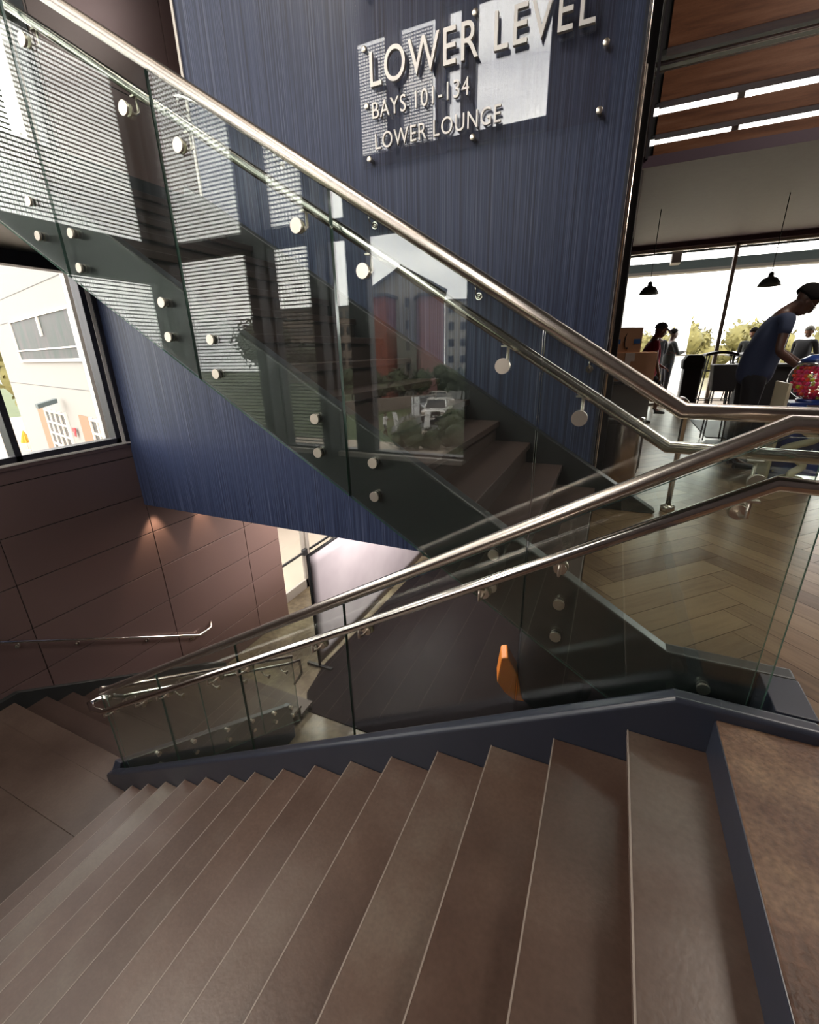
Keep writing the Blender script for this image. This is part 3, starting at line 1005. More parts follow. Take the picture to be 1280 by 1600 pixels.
def disc(m, c, n, r=0.030, t=0.012, mi=0):
    m.lathe([(0, 0), (r * 0.94, 0), (r, 0.002), (r, t), (0, t)], c, n, 28, mi, smooth=False)

def balustrade_x(name, label, y, seams, zbot, ztop, knee, railz, hand, face, discs, standoff_y, x_end, zoff, hand_path, top_path, skip_standoff=False, stand_rows=(0.0, -0.178)):
    """glass parallel to X at depth y. hand: handrail y; face -1: brackets towards the camera side"""
    root = thing(name, label, 'balustrade', (seams[0], y, zbot(seams[0])))
    for a, b in zip(seams[:-1], seams[1:]):
        a2, b2 = a + 0.004, b - 0.004
        xs = [a2] + [k for k in knee if a2 < k < b2] + [b2]
        poly = [(x, zbot(x)) for x in xs] + [(x, ztop(x)) for x in reversed(xs)]
        g = MB(); g.prism(poly, y - 0.0065, y + 0.0065, 'y', 0, 1)
        g.build('glass_panel', [M['glass'], M['glass_edge']], root)
    m = MB(); m.tube(top_path, 0.0285, 24); m.build('top_rail', [M['steel']], root)
    m = MB(); m.tube(hand_path, 0.0235, 24); m.build('handrail', [M['steel_pol']], root)
    for x, z in discs:
        hz = hand(x)
        b = MB()
        s = -1 if hand_path[1][1] < y else 1
        disc(b, (x, y + face * 0.0075, z), (0, face, 0), 0.031, 0.014)
        hy = hand_path[1][1]
        b.tube([(x, y + s * 0.010, z), (x, y + s * 0.045, z - 0.004), (x + 0.002, hy, z + 0.012), (x + 0.002, hy, hz - 0.022)], 0.0065, 10)
        disc(b, (x, y - face * 0.0075, z), (0, -face, 0), 0.026, 0.008)
        b.box(x - 0.026, x + 0.026, hy - 0.012, hy + 0.012, hz - 0.026, hz - 0.019)
        b.build('rail_bracket', [M['cap']], root)
    if not skip_standoff:
        for x, z in discs:
            for dz in stand_rows:
                b = MB()
                zz = standoff_y[1](x) + dz
                disc(b, (x, y - 0.0075, zz), (0, -1, 0), 0.026, 0.014)
                b.lathe([(0.021, 0.0075), (0.021, abs(standoff_y[0] - y))], (x, y, zz), (0, 1 if standoff_y[0] > y else -1, 0), 22, 1)
                b.lathe([(0.0225, 0.010), (0.0225, 0.016)], (x, y, zz), (0, 1 if standoff_y[0] > y else -1, 0), 22, 0)
                b.build('standoff', [M['cap'], M['steel_pol']], root)
    return root

# upper flight balustrade, on the well side
seamsC = [-4.05, -3.105, -2.165, -1.213, -0.27, 0.683]
zbotC = lambda x: (-0.155 - 0.63 * x) if x < 0.30 else -0.155 - 0.63 * 0.30
ztopC = lambda x: (1.235 - 0.63 * x) if x < 0.247 else 1.078
zr = lambda x: (1.258 - 0.63 * x) if x < 0.24 else 1.105
dC = []
for s_ in (-3.97, -3.02, -2.068, -1.098, -0.145):
    pass
xC = [-3.93, -3.293, -2.978, -2.341, -2.022, -1.386, -1.057, -0.424, -0.106, 0.516]
for x in xC:
    z = (1.0 - 0.63 * x) if x < 0.2 else 0.86
    dC.append((x, z))
handC = lambda x: (1.100 - 0.63 * x) if x < 0.232 else 0.945
balC = balustrade_x('glass_balustrade', 'glass balustrade with steel rails on the well side of the upper staircase', 1.90, seamsC,
    zbotC, ztopC, [0.247, 0.30], zr, handC, -1, dC, (1.93, lambda x: (0.142 - 0.63 * x) if x < 0.3 else -0.065), 0.683, 0,
    [(-4.20, 1.965, 1.098 + 0.63 * 4.20), (-4.0, 1.965, handC(-4.0)), (0.225, 1.965, handC(0.225)), (1.05, 1.965, 0.940)],
    [(-4.20, 1.90, zr(-4.20)), (0.245, 1.90, 1.106), (1.10, 1.90, 1.092)])

# near flight balustrade
seamsA = [-3.955, -3.047, -2.10, -1.200, -0.247, 0.672]
zA = lambda x, o: min(nosA(x) + o, nosA(0.525) + o)
zbotA = lambda x: zA(x, 0) - 0.20 - (0 if x < 0.5 else 0)
xA = [-3.80, -3.27, -2.95, -2.32, -2.01, -1.372, -1.058, -0.424, -0.107, 0.442]
dA = [(x, zA(x, 0.835)) for x in xA]
balA = balustrade_x('glass_balustrade', 'glass balustrade with steel rails along the foreground staircase', 1.735, seamsA,
    zbotA, lambda x: zA(x, 1.045), [0.525], None, lambda x: zA(x, 0.925), 1, dA, (1.705, lambda x: zA(x, -0.02)), 0.672, 0,
    [(0.98, 1.64, 0.905), (0.50, 1.64, 0.925), (-3.80, 1.64, -1.627), (-3.98, 1.645, -1.675), (-4.115, 1.70, -1.700), (-4.085, 1.80, -1.70), (-3.99, 1.815, -1.70)],
    [(1.10, 1.735, 1.085), (0.525, 1.735, 1.094), (-3.93, 1.735, -1.530)], skip_standoff=True)
for x in xA:
    for dz in (0, -0.15):
        b = MB(); zz = zA(x, -0.06) + dz
        disc(b, (x, 1.742, zz), (0, 1, 0), 0.026, 0.014)
        b.lathe([(0.021, 0.0), (0.021, 0.03)], (x, 1.7055, zz), (0, 1, 0), 20, 0)
        b.build('standoff', [M['cap']], balA)

def uturn(x, ya, za, yc, zc_):
    r_ = (yc - ya) / 2; ym = (ya + yc) / 2
    return [(x + r_ * math.sin(t), ym - r_ * math.cos(t), za + (zc_ - za) * i / 12) for i, t in enumerate([PI * k / 12 for k in range(13)])]
m = MB(); m.tube([(1.08, 1.735, 1.085)] + uturn(1.101, 1.735, 1.085, 1.90, 1.092) + [(1.08, 1.90, 1.092)], 0.0285, 20)
m.build('rail_return', [M['steel']], balA)
m = MB(); m.tube([(0.96, 1.64, 0.905)] + uturn(1.051, 1.64, 0.905, 1.965, 0.940) + [(1.04, 1.965, 0.940)], 0.0235, 20)
m.build('handrail_return', [M['steel_pol']], balA)

# balustrade of the flight by the left wall (parallel to Y)
xB = -3.93
bB = thing('glass_balustrade', 'far glass balustrade with steel rails beside the shadowed stairs by the bronze wall', 'balustrade', (xB, 1.75, ZM))
zBt = lambda y: -1.515 + (y - 1.75) * slb
for a, b in ((1.76, 2.66), (2.668, 3.47), (3.478, 4.20)):
    g = MB(); g.prism([(a, zBt(a) - 1.23), (b, zBt(b) - 1.23), (b, zBt(b) - 0.02), (a, zBt(a) - 0.02)], xB - 0.006, xB + 0.006, 'x', 0, 1)
    g.build('glass_panel', [M['glass'], M['glass_edge']], bB)
m = MB(); m.tube([(xB, 1.735, -1.50), (xB, 1.80, zBt(1.80)), (xB, 4.20, zBt(4.20))], 0.0255, 16); m.build('top_rail', [M['steel']], bB)
m = MB(); m.tube([(-4.04, 1.86, -1.72), (-4.04, 1.95, -1.80), (-4.04, 4.20, -3.12), (-4.04, 4.48, -3.25), (-4.04, 4.50, -3.52), (-4.04, 4.30, -3.60)], 0.020, 16)
m.build('handrail', [M['steel_pol']], bB)
for y in (2.05, 2.45, 2.90, 3.30, 3.70, 4.05):
    b = MB(); z = -1.80 + (y - 1.95) * slb - 0.09
    disc(b, (xB + 0.007, y, z), (1, 0, 0), 0.026, 0.010)
    b.tube([(xB, y, z), (xB - 0.05, y, z - 0.01), (-4.04, y, z + 0.02), (-4.04, y, z + 0.075)], 0.006, 8)
    b.build('rail_bracket', [M['cap']], bB)
    for dz in (-0.62, -0.78):
        b = MB(); disc(b, (xB + 0.007, y, z + dz - 0.05), (1, 0, 0), 0.026, 0.012)
        b.lathe([(0.02, 0), (0.02, 0.03)], (-3.967, y, z + dz - 0.05), (1, 0, 0), 16, 0)
        b.build('standoff', [M['cap']], bB)

# ---- handrail on the blue wall, ending in a floor post
hw = thing('wall_handrail', 'steel handrail on the blue wall ending in a floor post at the stair foot', 'handrail', (0.555, 4.12, 0))
zh = lambda x: 1.128 - 0.63 * x
pt = [(-4.20, 3.98, 3.70), (-4.12, 3.98, 3.68), (-3.9, 3.98, zh(-3.9)), (0.295, 3.98, 0.942), (0.50, 4.0, 0.940)]
cx, cz, rr = 0.475, 0.865, 0.08
for k in range(1, 7):
    a = PI / 2 - k * PI / 12
    pt.append((cx + rr * math.cos(a), 4.0 + 0.12 * k / 6, cz + rr * math.sin(a)))
pt.append((0.555, 4.12, 0.02))
m = MB(); m.tube(pt, 0.021, 16); m.build('rail', [M['steel_pol']], hw)
m = MB(); m.lathe([(0, 0), (0.055, 0), (0.055, 0.045), (0.050, 0.05), (0.024, 0.05), (0.024, 0.06)], (0.555, 4.12, 0.0), (0, 0, 1), 24)
m.build('post_base', [M['steel']], hw)
for x, z in ((-4.187, 3.60), (-3.105, 3.009), (-2.146, 2.412), (-1.157, 1.77), (-0.195, 1.164)):
    b = MB()
    disc(b, (x, 4.099, z), (0, -1, 0), 0.030, 0.012)
    b.lathe([(0.012, 0), (0.020, 0.006), (0.020, 0.014)], (x, 4.085, z), (0, -1, 0), 18)
    b.tube([(x, 4.09, z), (x, 4.03, z - 0.004), (x, 3.985, z + 0.02), (x, 3.98, zh(x) - 0.018)], 0.006, 8)
    b.build('rail_bracket', [M['steel_pol']], hw)

# ---- handrail on the bronze wall
hl = thing('wall_handrail', 'thin steel handrail on the bronze wall above the shadowed stairs', 'handrail', (-6.26, 3.0, -3.4))
m = MB(); m.tube([(-6.26, YB + 0.3, -1.74), (-6.26, 1.86, -1.745), (-6.26, 4.47, -3.387), (-6.26, 4.73, -3.385), (-6.31, 4.80, -3.31)], 0.019, 14)
m.build('rail', [M['steel_pol']], hl)
for y in (0.6, 1.75, 2.10, 2.70, 3.60, 4.35):
    z = -1.745 if y < 1.86 else -1.745 - (y - 1.86) * 0.629
    b = MB(); disc(b, (XL + 0.001, y, z - 0.08), (1, 0, 0), 0.028, 0.012)
    b.tube([(XL + 0.01, y, z - 0.08), (-6.27, y, z - 0.085), (-6.26, y, z - 0.018)], 0.006, 8)
    b.build('rail_bracket', [M['steel_pol']], hl)


# ================================================================== SIGN
sg = thing('wall_sign', 'clear acrylic sign on the blue wall lettered LOWER LEVEL, BAYS 101-134, LOWER LOUNGE', 'sign', (-1.24, 4.05, 2.85))
m = MB(); m.box(-2.215, -0.270, 4.045, 4.055, 2.826, 4.32)
m.build('acrylic_panel', [M['acrylic']], sg, bevel=0.001)
for x, z in ((-2.15, 3.983), (-2.15, 3.615), (-2.147, 3.25), (-2.144, 2.888), (-1.233, 4.26), (-1.233, 3.615), (-1.231, 2.885), (-0.32, 3.983), (-0.32, 3.243), (-0.32, 2.881)):
    b = MB()
    b.lathe([(0, 0), (0.020, 0), (0.0215, 0.002), (0.0215, 0.014)], (x, 4.031, z), (0, 1, 0), 20)
    b.lathe([(0.014, 0), (0.014, 0.05)], (x, 4.05, z), (0, 1, 0), 14)
    b.build('standoff_cap', [M['cap']], sg)

def letters(text, x0, x1, z0, h, y=4.012, depth=0.012):
    """narrow capitals from the built-in font fitted to a width and cap height; one mesh per character"""
    cu = bpy.data.curves.new('letter', 'FONT')
    cu.body = text; cu.extrude = 0.5; cu.space_character = 1.12
    tmp = bpy.data.objects.new('letter', cu); COL.objects.link(tmp)
    bpy.context.view_layer.update()
    me = bake(tmp)
    bpy.data.objects.remove(tmp)
    xs = [v.co.x for v in me.vertices]; ys_ = [v.co.y for v in me.vertices]
    ax, bx = min(xs), max(xs); ay, by = min(ys_), max(ys_)
    bm = bmesh.new(); bm.from_mesh(me)
    bmesh.ops.remove_doubles(bm, verts=bm.verts, dist=1e-5)
    for v in bm.verts:
        v.co = Vector((x0 + (v.co.x - ax) / (bx - ax) * (x1 - x0), y - v.co.z * depth, z0 + (v.co.y - ay) / (by - ay) * h))
    left = set(bm.verts)
    while left:
        seed = left.pop(); isl = {seed}; stack = [seed]
        while stack:
            q = stack.pop()
            for e in q.link_edges:
                o = e.other_vert(q)
                if o not in isl:
                    isl.add(o); stack.append(o)
        left -= isl
        idx = {v: i for i, v in enumerate(isl)}
        mb = MB()
        mb.add([v.co.copy() for v in idx], [tuple(idx[v] for v in f.verts) for f in bm.faces if f.verts[0] in isl])
        mb.build('letter', [M['letter']], sg)
    bm.free()
letters('LOWER LEVEL', -2.085, -0.400, 3.343, 0.222, depth=0.03)
letters('BAYS 101-134', -2.084, -1.258, 3.143, 0.110, y=4.020, depth=0.02)
letters('LOWER LOUNGE', -2.068, -1.008, 2.933, 0.110, y=4.020, depth=0.02)
#MORE

# ================================================================== PEOPLE
def nv(a):
    return Vector(a).normalized()


def skin_graph(verts, edges, name, mat, sub=2, voxel=None, extra=None, root=0):
    """a limb graph with a radius per joint grown into one surface"""
    me = bpy.data.meshes.new(name)
    me.from_pydata([v[0] for v in verts], edges, [])
    o = bpy.data.objects.new(name, me); COL.objects.link(o)
    md = o.modifiers.new('skin', 'SKIN'); md.use_smooth_shade = True
    sv = me.skin_vertices[0].data
    for i, v in enumerate(verts):
        r = v[1]
        sv[i].radius = (r, r) if not isinstance(r, tuple) else r
        sv[i].use_root = (i == root)
    o.modifiers.new('sub', 'SUBSURF').levels = sub
    m2 = bake(o)
    bpy.data.objects.remove(o)
    if extra:
        mb = MB(); extra(mb)
        me3 = mb.mesh(name, mat)
        bm = bmesh.new(); bm.from_mesh(m2); bm.from_mesh(me3)
        bm.to_mesh(m2); bm.free()
    m2.materials.clear(); m2.materials.append(mat)
    o = bpy.data.objects.new(name, m2); COL.objects.link(o)
    if voxel:
        r = o.modifiers.new('remesh', 'REMESH'); r.mode = 'VOXEL'; r.voxel_size = voxel; r.use_smooth_shade = True
        sm = o.modifiers.new('smooth', 'SMOOTH'); sm.iterations = 2; sm.factor = 0.5
        m3 = bake(o)
        o.modifiers.clear(); o.data = m3
        m3.materials.clear(); m3.materials.append(mat)
    for p in o.data.polygons: p.use_smooth = True
    return o


def person(label, loc, facing, H, pose, mats, hair='short', cap=False, glasses=False, voxel=0.012, fingers=False, shorts=False, sleeve=0.55, group=None):
    """pose: lean (deg), twist, nod (deg), elbow/wrist/hand directions and knee/ankle directions per side, in a frame facing +x"""
    k = H / 1.75
    root = thing('person', label, 'person', loc, group)
    root.rotation_euler = (0, 0, facing)
    lean = math.radians(pose.get('lean', 0))
    L = Matrix.Rotation(lean, 3, 'Y')
    pel = Vector((0, 0, pose.get('hip', 0.92)))
    up = lambda p: pel + L @ (Vector(p) - Vector((0, 0, 0.92)))
    waist = up((0, 0, 1.08)); chest = up((0.0, 0, 1.30)); neckb = up((-0.005, 0, 1.455))
    N = Matrix.Rotation(lean + math.radians(pose.get('nod', 0)), 3, 'Y')
    nk = neckb + N @ Vector((0.012, 0, 0.060))
    hc = neckb + N @ Vector((0.030, 0, 0.165))     # skull centre
    V_ = []; E_ = []
    def v(p, r):
        V_.append((Vector(p), r)); return len(V_) - 1
    i_pel = v(pel, 0.095); i_w = v(waist, 0.098); i_c = v(chest, 0.120); i_n = v(neckb, 0.064); i_k = v(nk, 0.056)
    i_h = v(hc, 0.070)
    E_ += [(i_pel, i_w), (i_w, i_c), (i_c, i_n), (i_n, i_k), (i_k, i_h)]
    J = {}
    for s, sd in ((1, 'L'), (-1, 'R')):
        shp = up((0.0, s * 0.175, 1.405)); J['sh' + sd] = shp
        a = v(shp, 0.052)
        mid = v(up((0.0, s * 0.09, 1.40)), 0.070)
        E_ += [(i_c, mid), (mid, a)]
        d1, d2, d3 = pose['arm' + sd]
        el = shp + nv(d1) * 0.285; wr = el + nv(d2) * 0.245; J['el' + sd] = el; J['wr' + sd] = wr
        b1 = v(shp.lerp(el, 0.5), 0.043); b2 = v(el, 0.036); b3 = v(el.lerp(wr, 0.35), 0.036); b4 = v(wr, 0.024)
        pd = nv(d3); pm = wr + pd * 0.045; pk = wr + pd * 0.085
        b5 = v(pm, (0.030, 0.018)); 
        E_ += [(a, b1), (b1, b2), (b2, b3), (b3, b4), (b4, b5)]
        J['palm' + sd] = (wr, pm, pk, pd)
        hip = pel + Vector((0, s * 0.085, -0.02)); J['hip' + sd] = hip
        l1, l2 = pose['leg' + sd]
        kn = hip + nv(l1) * 0.41; an = kn + nv(l2) * 0.40; J['kn' + sd] = kn; J['an' + sd] = an
        c0 = v(hip, 0.066); c1 = v(hip.lerp(kn, 0.5), 0.062); c2 = v(kn, 0.050); c3 = v(kn.lerp(an, 0.3), 0.050); c4 = v(an, 0.033)
        fd = Vector((1, 0, 0)) if 'foot' not in pose else nv(pose['foot'])
        c5 = v(an + fd * 0.09 + Vector((0, 0, -0.045)), 0.030); c6 = v(an + fd * 0.16 + Vector((0, 0, -0.055)), 0.022)
        E_ += [(i_pel, c0), (c0, c1), (c1, c2), (c2, c3), (c3, c4), (c4, c5), (c5, c6)]
        J['ft' + sd] = fd

    def extra(mb):
        def hb(p, r, sc3):
            o = len(mb.v); mb.ball((0, 0, 0), r, 20, 0, sc3)
            for i in range(o, len(mb.v)):
                mb.v[i] = tuple(hc + N @ (Vector(mb.v[i]) + Vector(p)))
        hb((-0.010, 0, 0.035), 0.100, (0.95, 0.78, 0.88))     # skull
        hb((0.028, 0, -0.040), 0.070, (0.85, 0.78, 1.05))     # face
        hb((0.050, 0, -0.085), 0.032, (1.0, 1.0, 0.8))        # chin
        hb((0.094, 0, -0.020), 0.020, (0.85, 0.65, 1.25))     # nose
        hb((0.086, 0, 0.010), 0.014, (0.7, 1.0, 1.4))         # bridge
        hb((0.083, 0, -0.062), 0.018, (0.7, 1.4, 0.55))       # lips
        hb((0.070, 0.030, 0.018), 0.020, (0.8, 1.2, 0.6)); hb((0.070, -0.030, 0.018), 0.020, (0.8, 1.2, 0.6))   # brows
        hb((0.0, 0.078, -0.010), 0.026, (0.7, 0.4, 1.2)); hb((0.0, -0.078, -0.010), 0.026, (0.7, 0.4, 1.2))    # ears
        for s, sd in ((1, 'L'), (-1, 'R')):
            wr, pm, pk, pd = J['palm' + sd]
            side = pd.cross(Vector((0, 0, 1)))
            side = side.normalized() if side.length > 0.05 else Vector((1, 0, 0))
            curl = pd.cross(side).normalized()
            if curl.z > 0: curl = -curl
            if s < 0: curl = curl
            mb.obox(wr + pd * 0.045, pd * 0.042, side * 0.036, curl * 0.012)
            for f in range(4):
                base = wr + pd * 0.078 + side * (0.027 - 0.018 * f)
                ln = (0.070, 0.080, 0.074, 0.058)[f]
                p1 = base + pd * ln * 0.45 + curl * 0.006
                p2 = p1 + (pd * 0.8 + curl * 0.6).normalized() * ln * 0.32
                p3 = p2 + (pd * 0.4 + curl * 0.9).normalized() * ln * 0.26
                mb.tube([base, p1, p2, p3], [0.0095, 0.009, 0.0082, 0.007], 8)
            tb = wr + pd * 0.025 + side * 0.030
            t1 = tb + (pd * 0.6 + side * 0.7 + curl * 0.3).normalized() * 0.035
            t2 = t1 + (pd * 0.85 + side * 0.2 + curl * 0.4).normalized() * 0.030
            mb.tube([tb, t1, t2], [0.012, 0.0105, 0.008], 8)
    S = Matrix.Scale(k, 4)
    def place(o, nm):
        o.name = nm
        o.data.transform(S)
        o.parent = root
        return o
    place(skin_graph(V_, E_, 'body', mats['skin'], 2, voxel, extra), 'body')

    # shirt
    r = pose.get('bulk', 1.0)
    VV = [(pel + Vector((0, 0, -0.15)), (0.132 * r, 0.128 * r)), (pel.lerp(waist, 0.45), 0.130 * r), (waist, 0.128 * r), (chest, 0.142 * r), (up((0, 0, 1.445)), 0.084)]
    EE = [(0, 1), (1, 2), (2, 3), (3, 4)]
    for s, sd in ((1, 'L'), (-1, 'R')):
        a = len(VV)
        VV += [(up((0, s * 0.10, 1.395)), 0.085), (J['sh' + sd], 0.066), (J['sh' + sd].lerp(J['el' + sd], 0.30), 0.060), (J['sh' + sd].lerp(J['el' + sd], sleeve if sleeve <= 1 else 1.0), 0.056)]
        EE += [(3, a), (a, a + 1), (a + 1, a + 2), (a + 2, a + 3)]
        if sleeve > 1:
            VV += [(J['el' + sd].lerp(J['wr' + sd], 0.9), 0.038)]; EE += [(a + 3, a + 4)]
    place(skin_graph(VV, EE, 'shirt', mats['shirt'], 2), 'shirt')
    # trousers or shorts
    VV = [(pel + L @ Vector((0, 0, 0.10)), 0.128), (pel - Vector((0, 0, 0.0)), 0.140)]
    EE = [(0, 1)]
    for s, sd in ((1, 'L'), (-1, 'R')):
        a = len(VV)
        hp, kn, an = J['hip' + sd], J['kn' + sd], J['an' + sd]
        if shorts:
            VV += [(hp, 0.100), (hp.lerp(kn, 0.55), 0.088), (hp.lerp(kn, 0.95), 0.082)]
            EE += [(1, a), (a, a + 1), (a + 1, a + 2)]
        else:
            VV += [(hp, 0.112), (hp.lerp(kn, 0.5), 0.086), (kn, 0.068), (kn.lerp(an, 0.5), 0.060), (kn.lerp(an, 0.95), 0.052)]
            EE += [(1, a), (a, a + 1), (a + 1, a + 2), (a + 2, a + 3), (a + 3, a + 4)]
    place(skin_graph(VV, EE, 'shorts' if shorts else 'trousers', mats['legs'], 2), 'shorts' if shorts else 'trousers')
    for sd in 'LR':
        an, fd = J['an' + sd], J['ft' + sd]
        VV = [(an - fd * 0.035 + Vector((0, 0, -0.04)), (0.042, 0.042)), (an + fd * 0.05 + Vector((0, 0, -0.045)), (0.042, 0.038)), (an + fd * 0.13 + Vector((0, 0, -0.055)), (0.044, 0.030)), (an + fd * 0.185 + Vector((0, 0, -0.062)), (0.036, 0.022)), (an + Vector((0, 0, 0.02)), 0.042)]
        place(skin_graph(VV, [(0, 1), (1, 2), (2, 3), (0, 4)], 'shoe', mats['shoes'], 2), 'shoe')
    # hair or cap
    mb = MB()
    n = 22
    vs = []; fs = []
    rows = 11
    for i in range(rows + 1):
        ph = (PI * 0.60) * i / rows
        for a in range(n):
            th = 2 * PI * a / n
            x = math.sin(ph) * math.cos(th); y = math.sin(ph) * math.sin(th); z = math.cos(ph)
            lim = 1.0
            rr_ = 0.109 if hair != 'big' else 0.122
            if x > 0.35: z = max(z, 0.30 + (x - 0.35) * 0.25)
            w_ = 1 + (random.random() - 0.5) * 0.03
            vs.append(hc + N @ Vector((-0.012 + x * rr_ * 0.99 * w_, y * rr_ * 0.80 * w_, 0.036 + z * rr_ * 0.90 * w_)))
    for i in range(rows):
        for a in range(n):
            fs.append((i * n + a, i * n + (a + 1) % n, (i + 1) * n + (a + 1) % n, (i + 1) * n + a))
    fs.append(tuple(rows * n + a for a in range(n)))
    mb.add(vs, fs, 0, True)
    if cap:
        bl = []
        for i in range(9):
            th = -1.0 + 2.0 * i / 8
            bl.append((0.085 + 0.095 * math.cos(th), 0.075 * math.sin(th)))
        lo = [hc + N @ Vector((x, y, 0.045 - (x - 0.08) * 0.35)) for x, y in bl] + [hc + N @ Vector((0.06, 0.072, 0.055)), hc + N @ Vector((0.06, -0.072, 0.055))][::1]
        hi = [p + N @ Vector((0, 0, 0.008)) for p in lo]
        nn = len(lo)
        mb.add(lo + hi, [tuple(range(nn)), tuple(range(2 * nn - 1, nn - 1, -1))] + [(i, (i + 1) % nn, nn + (i + 1) % nn, nn + i) for i in range(nn)])
    h = mb.build('cap' if cap else 'hair', [mats['hair']], None)
    place(h, 'cap' if cap else 'hair')
    if glasses:
        mb = MB()
        for s in (1, -1):
            c = Vector((0.092, s * 0.032, 0.0))
            ring = [hc + N @ (c + Vector((0, 0.022 * math.cos(t), 0.017 * math.sin(t)))) for t in [2 * PI * q / 16 for q in range(17)]]
            mb.tube(ring, 0.0020, 6)
            mb.tube([hc + N @ Vector((0.090, s * 0.054, 0.004)), hc + N @ Vector((0.0, s * 0.080, 0.006))], 0.0020, 6)
        mb.tube([hc + N @ Vector((0.094, 0.012, 0.003)), hc + N @ Vector((0.094, -0.012, 0.003))], 0.002, 6)
        g = mb.build('glasses', [M['steel_pol']], None)
        place(g, 'glasses')
    return root, J, k


DOWN = ((0.05, 0.12, -1), (0.2, 0, -1), (0.1, 0, -1))
DOWNR = ((0.05, -0.12, -1), (0.2, 0, -1), (0.1, 0, -1))
STAND = ((0, 0.05, -1), (-0.03, 0, -1))
STANDR = ((0, -0.05, -1), (-0.03, 0, -1))

# employee bending over the machine, seen in profile
person('person in navy polo shirt and glasses leaning over behind the gumball machine', (1.36, 6.02, 0.003), 0.05, 1.97,
       dict(lean=14, nod=34, hip=0.92, armL=((0.35, 0.1, -1), (0.9, -0.1, -0.55), (1, 0, -0.3)), armR=((-0.10, -0.20, -1), (0.85, 0.02, -0.65), (1, 0.1, -0.4)),
            legL=STAND, legR=STANDR, bulk=1.25),
       dict(skin=M['skin_dark'], shirt=M['navy_cloth'], legs=M['black_cloth'], shoes=M['rubber'], hair=M['hair']), glasses=True, voxel=0.007, hair='big')
# man with cap and maroon shirt
person('person in grey cap, maroon shirt and black shorts standing beyond the cardboard boxes', (0.52, 9.35, 0.003), 0.15, 1.76,
       dict(lean=6, nod=14, hip=0.90, armL=((0.2, 0.2, -1), (0.8, 0, -0.6), (1, 0, -0.4)), armR=((0.1, -0.15, -1), (0.35, 0.05, -1), (0.3, 0, -1)),
            legL=((0.75, 0.08, -0.66), (-0.10, 0, -1)), legR=((0.10, -0.05, -1), (-0.10, 0, -1)), bulk=1.5),
       dict(skin=M['skin_tan'], shirt=M['red_cloth'], legs=M['black_cloth'], shoes=M['rubber'], hair=M['cap_grey']), cap=True, shorts=True, voxel=0.010)
person('person in long dark clothes with back turned at the far window', (0.88, 12.9, 0.003), 1.9, 1.78,
       dict(lean=2, nod=4, armL=((0.3, 0.15, -1), (0.9, -0.5, 0.1), (1, 0, 0)), armR=((0.3, -0.15, -1), (0.9, 0.5, 0.1), (1, 0, 0)), legL=STAND, legR=STANDR, bulk=1.25),
       dict(skin=M['skin_dark'], shirt=M['black_cloth'], legs=M['black_cloth'], shoes=M['rubber'], hair=M['hair']), sleeve=1.2)
person('person in grey hooded top with folded arms at the far window', (1.22, 13.6, 0.003), 0.3, 1.74,
       dict(lean=0, nod=2, armL=((0.35, 0.25, -1), (0.9, -0.5, 0.2), (0.3, -1, 0)), armR=((0.35, -0.25, -1), (0.9, 0.5, 0.2), (0.3, 1, 0)), legL=STAND, legR=STANDR, bulk=1.2),
       dict(skin=M['skin_dark'], shirt=M['grey_cloth'], legs=M['black_cloth'], shoes=M['rubber'], hair=M['hair']), sleeve=1.2)
SIT = ((1, 0.1, -0.12), (0.05, 0, -1)); SITR = ((1, -0.1, -0.12), (0.05, 0, -1))
person('person in grey green jacket sitting at a high table outside, back turned', (2.85, 13.4, 0.003), 1.2, 1.78,
       dict(lean=8, nod=6, hip=0.86, armL=((0.5, 0.15, -1), (1, -0.1, 0.1), (1, 0, 0)), armR=((0.5, -0.15, -1), (1, 0.1, 0.1), (1, 0, 0)), legL=((0.8, 0.1, -0.4), (0.0, 0, -1)), legR=((0.8, -0.1, -0.4), (0.0, 0, -1)), bulk=1.2),
       dict(skin=M['skin_tan'], shirt=M['grey_cloth'], legs=M['black_cloth'], shoes=M['rubber'], hair=M['hair']), sleeve=1.2)
person('person with grey hair in black jacket at a high table outside', (3.85, 13.4, 0.003), 1.0, 1.78,
       dict(lean=10, nod=8, hip=0.86, armL=((0.5, 0.15, -1), (1, -0.1, 0.1), (1, 0, 0)), armR=((0.5, -0.15, -1), (1, 0.1, 0.1), (1, 0, 0)), legL=((0.8, 0.1, -0.4), (0.0, 0, -1)), legR=((0.8, -0.1, -0.4), (0.0, 0, -1)), bulk=1.3),
       dict(skin=M['skin_tan'], shirt=M['black_cloth'], legs=M['black_cloth'], shoes=M['rubber'], hair=M['hair_grey']), sleeve=1.2)

# ================================================================== LOBBY THINGS
# stainless bin unit and grey cabinet by the end of the blue wall
bn = thing('waste_bin', 'brushed stainless waste bin at the foot of the blue wall', 'bin', (0.15, 5.05, 0.003))
m = MB(); m.lathe([(0.0, 0), (0.19, 0), (0.19, 0.60), (0.0, 0.60)], (0.14, 5.07, 0.003), (0, 0, 1), 40)
m.build('bin_body', [M['steel']], bn, bevel=0.004)
m = MB(); m.lathe([(0.200, 0.0), (0.205, 0.02), (0.205, 0.05), (0.12, 0.065), (0.11, 0.045), (0.0, 0.045)], (0.14, 5.07, 0.605), (0, 0, 1), 40)
m.build('bin_lid', [M['steel_pol']], bn)
cb = thing('cabinet', 'warm grey cabinet carrying the cardboard boxes', 'cabinet', (0.16, 5.60, 0.003))
m = MB(); m.box(-0.045, 0.37, 5.32, 5.95, 0.06, 0.955); m.build('cabinet_body', [M['grey_board']], cb, bevel=0.006)
m = MB(); m.box(-0.035, 0.355, 5.34, 5.93, 0.003, 0.06); m.build('plinth', [M['black']], cb)
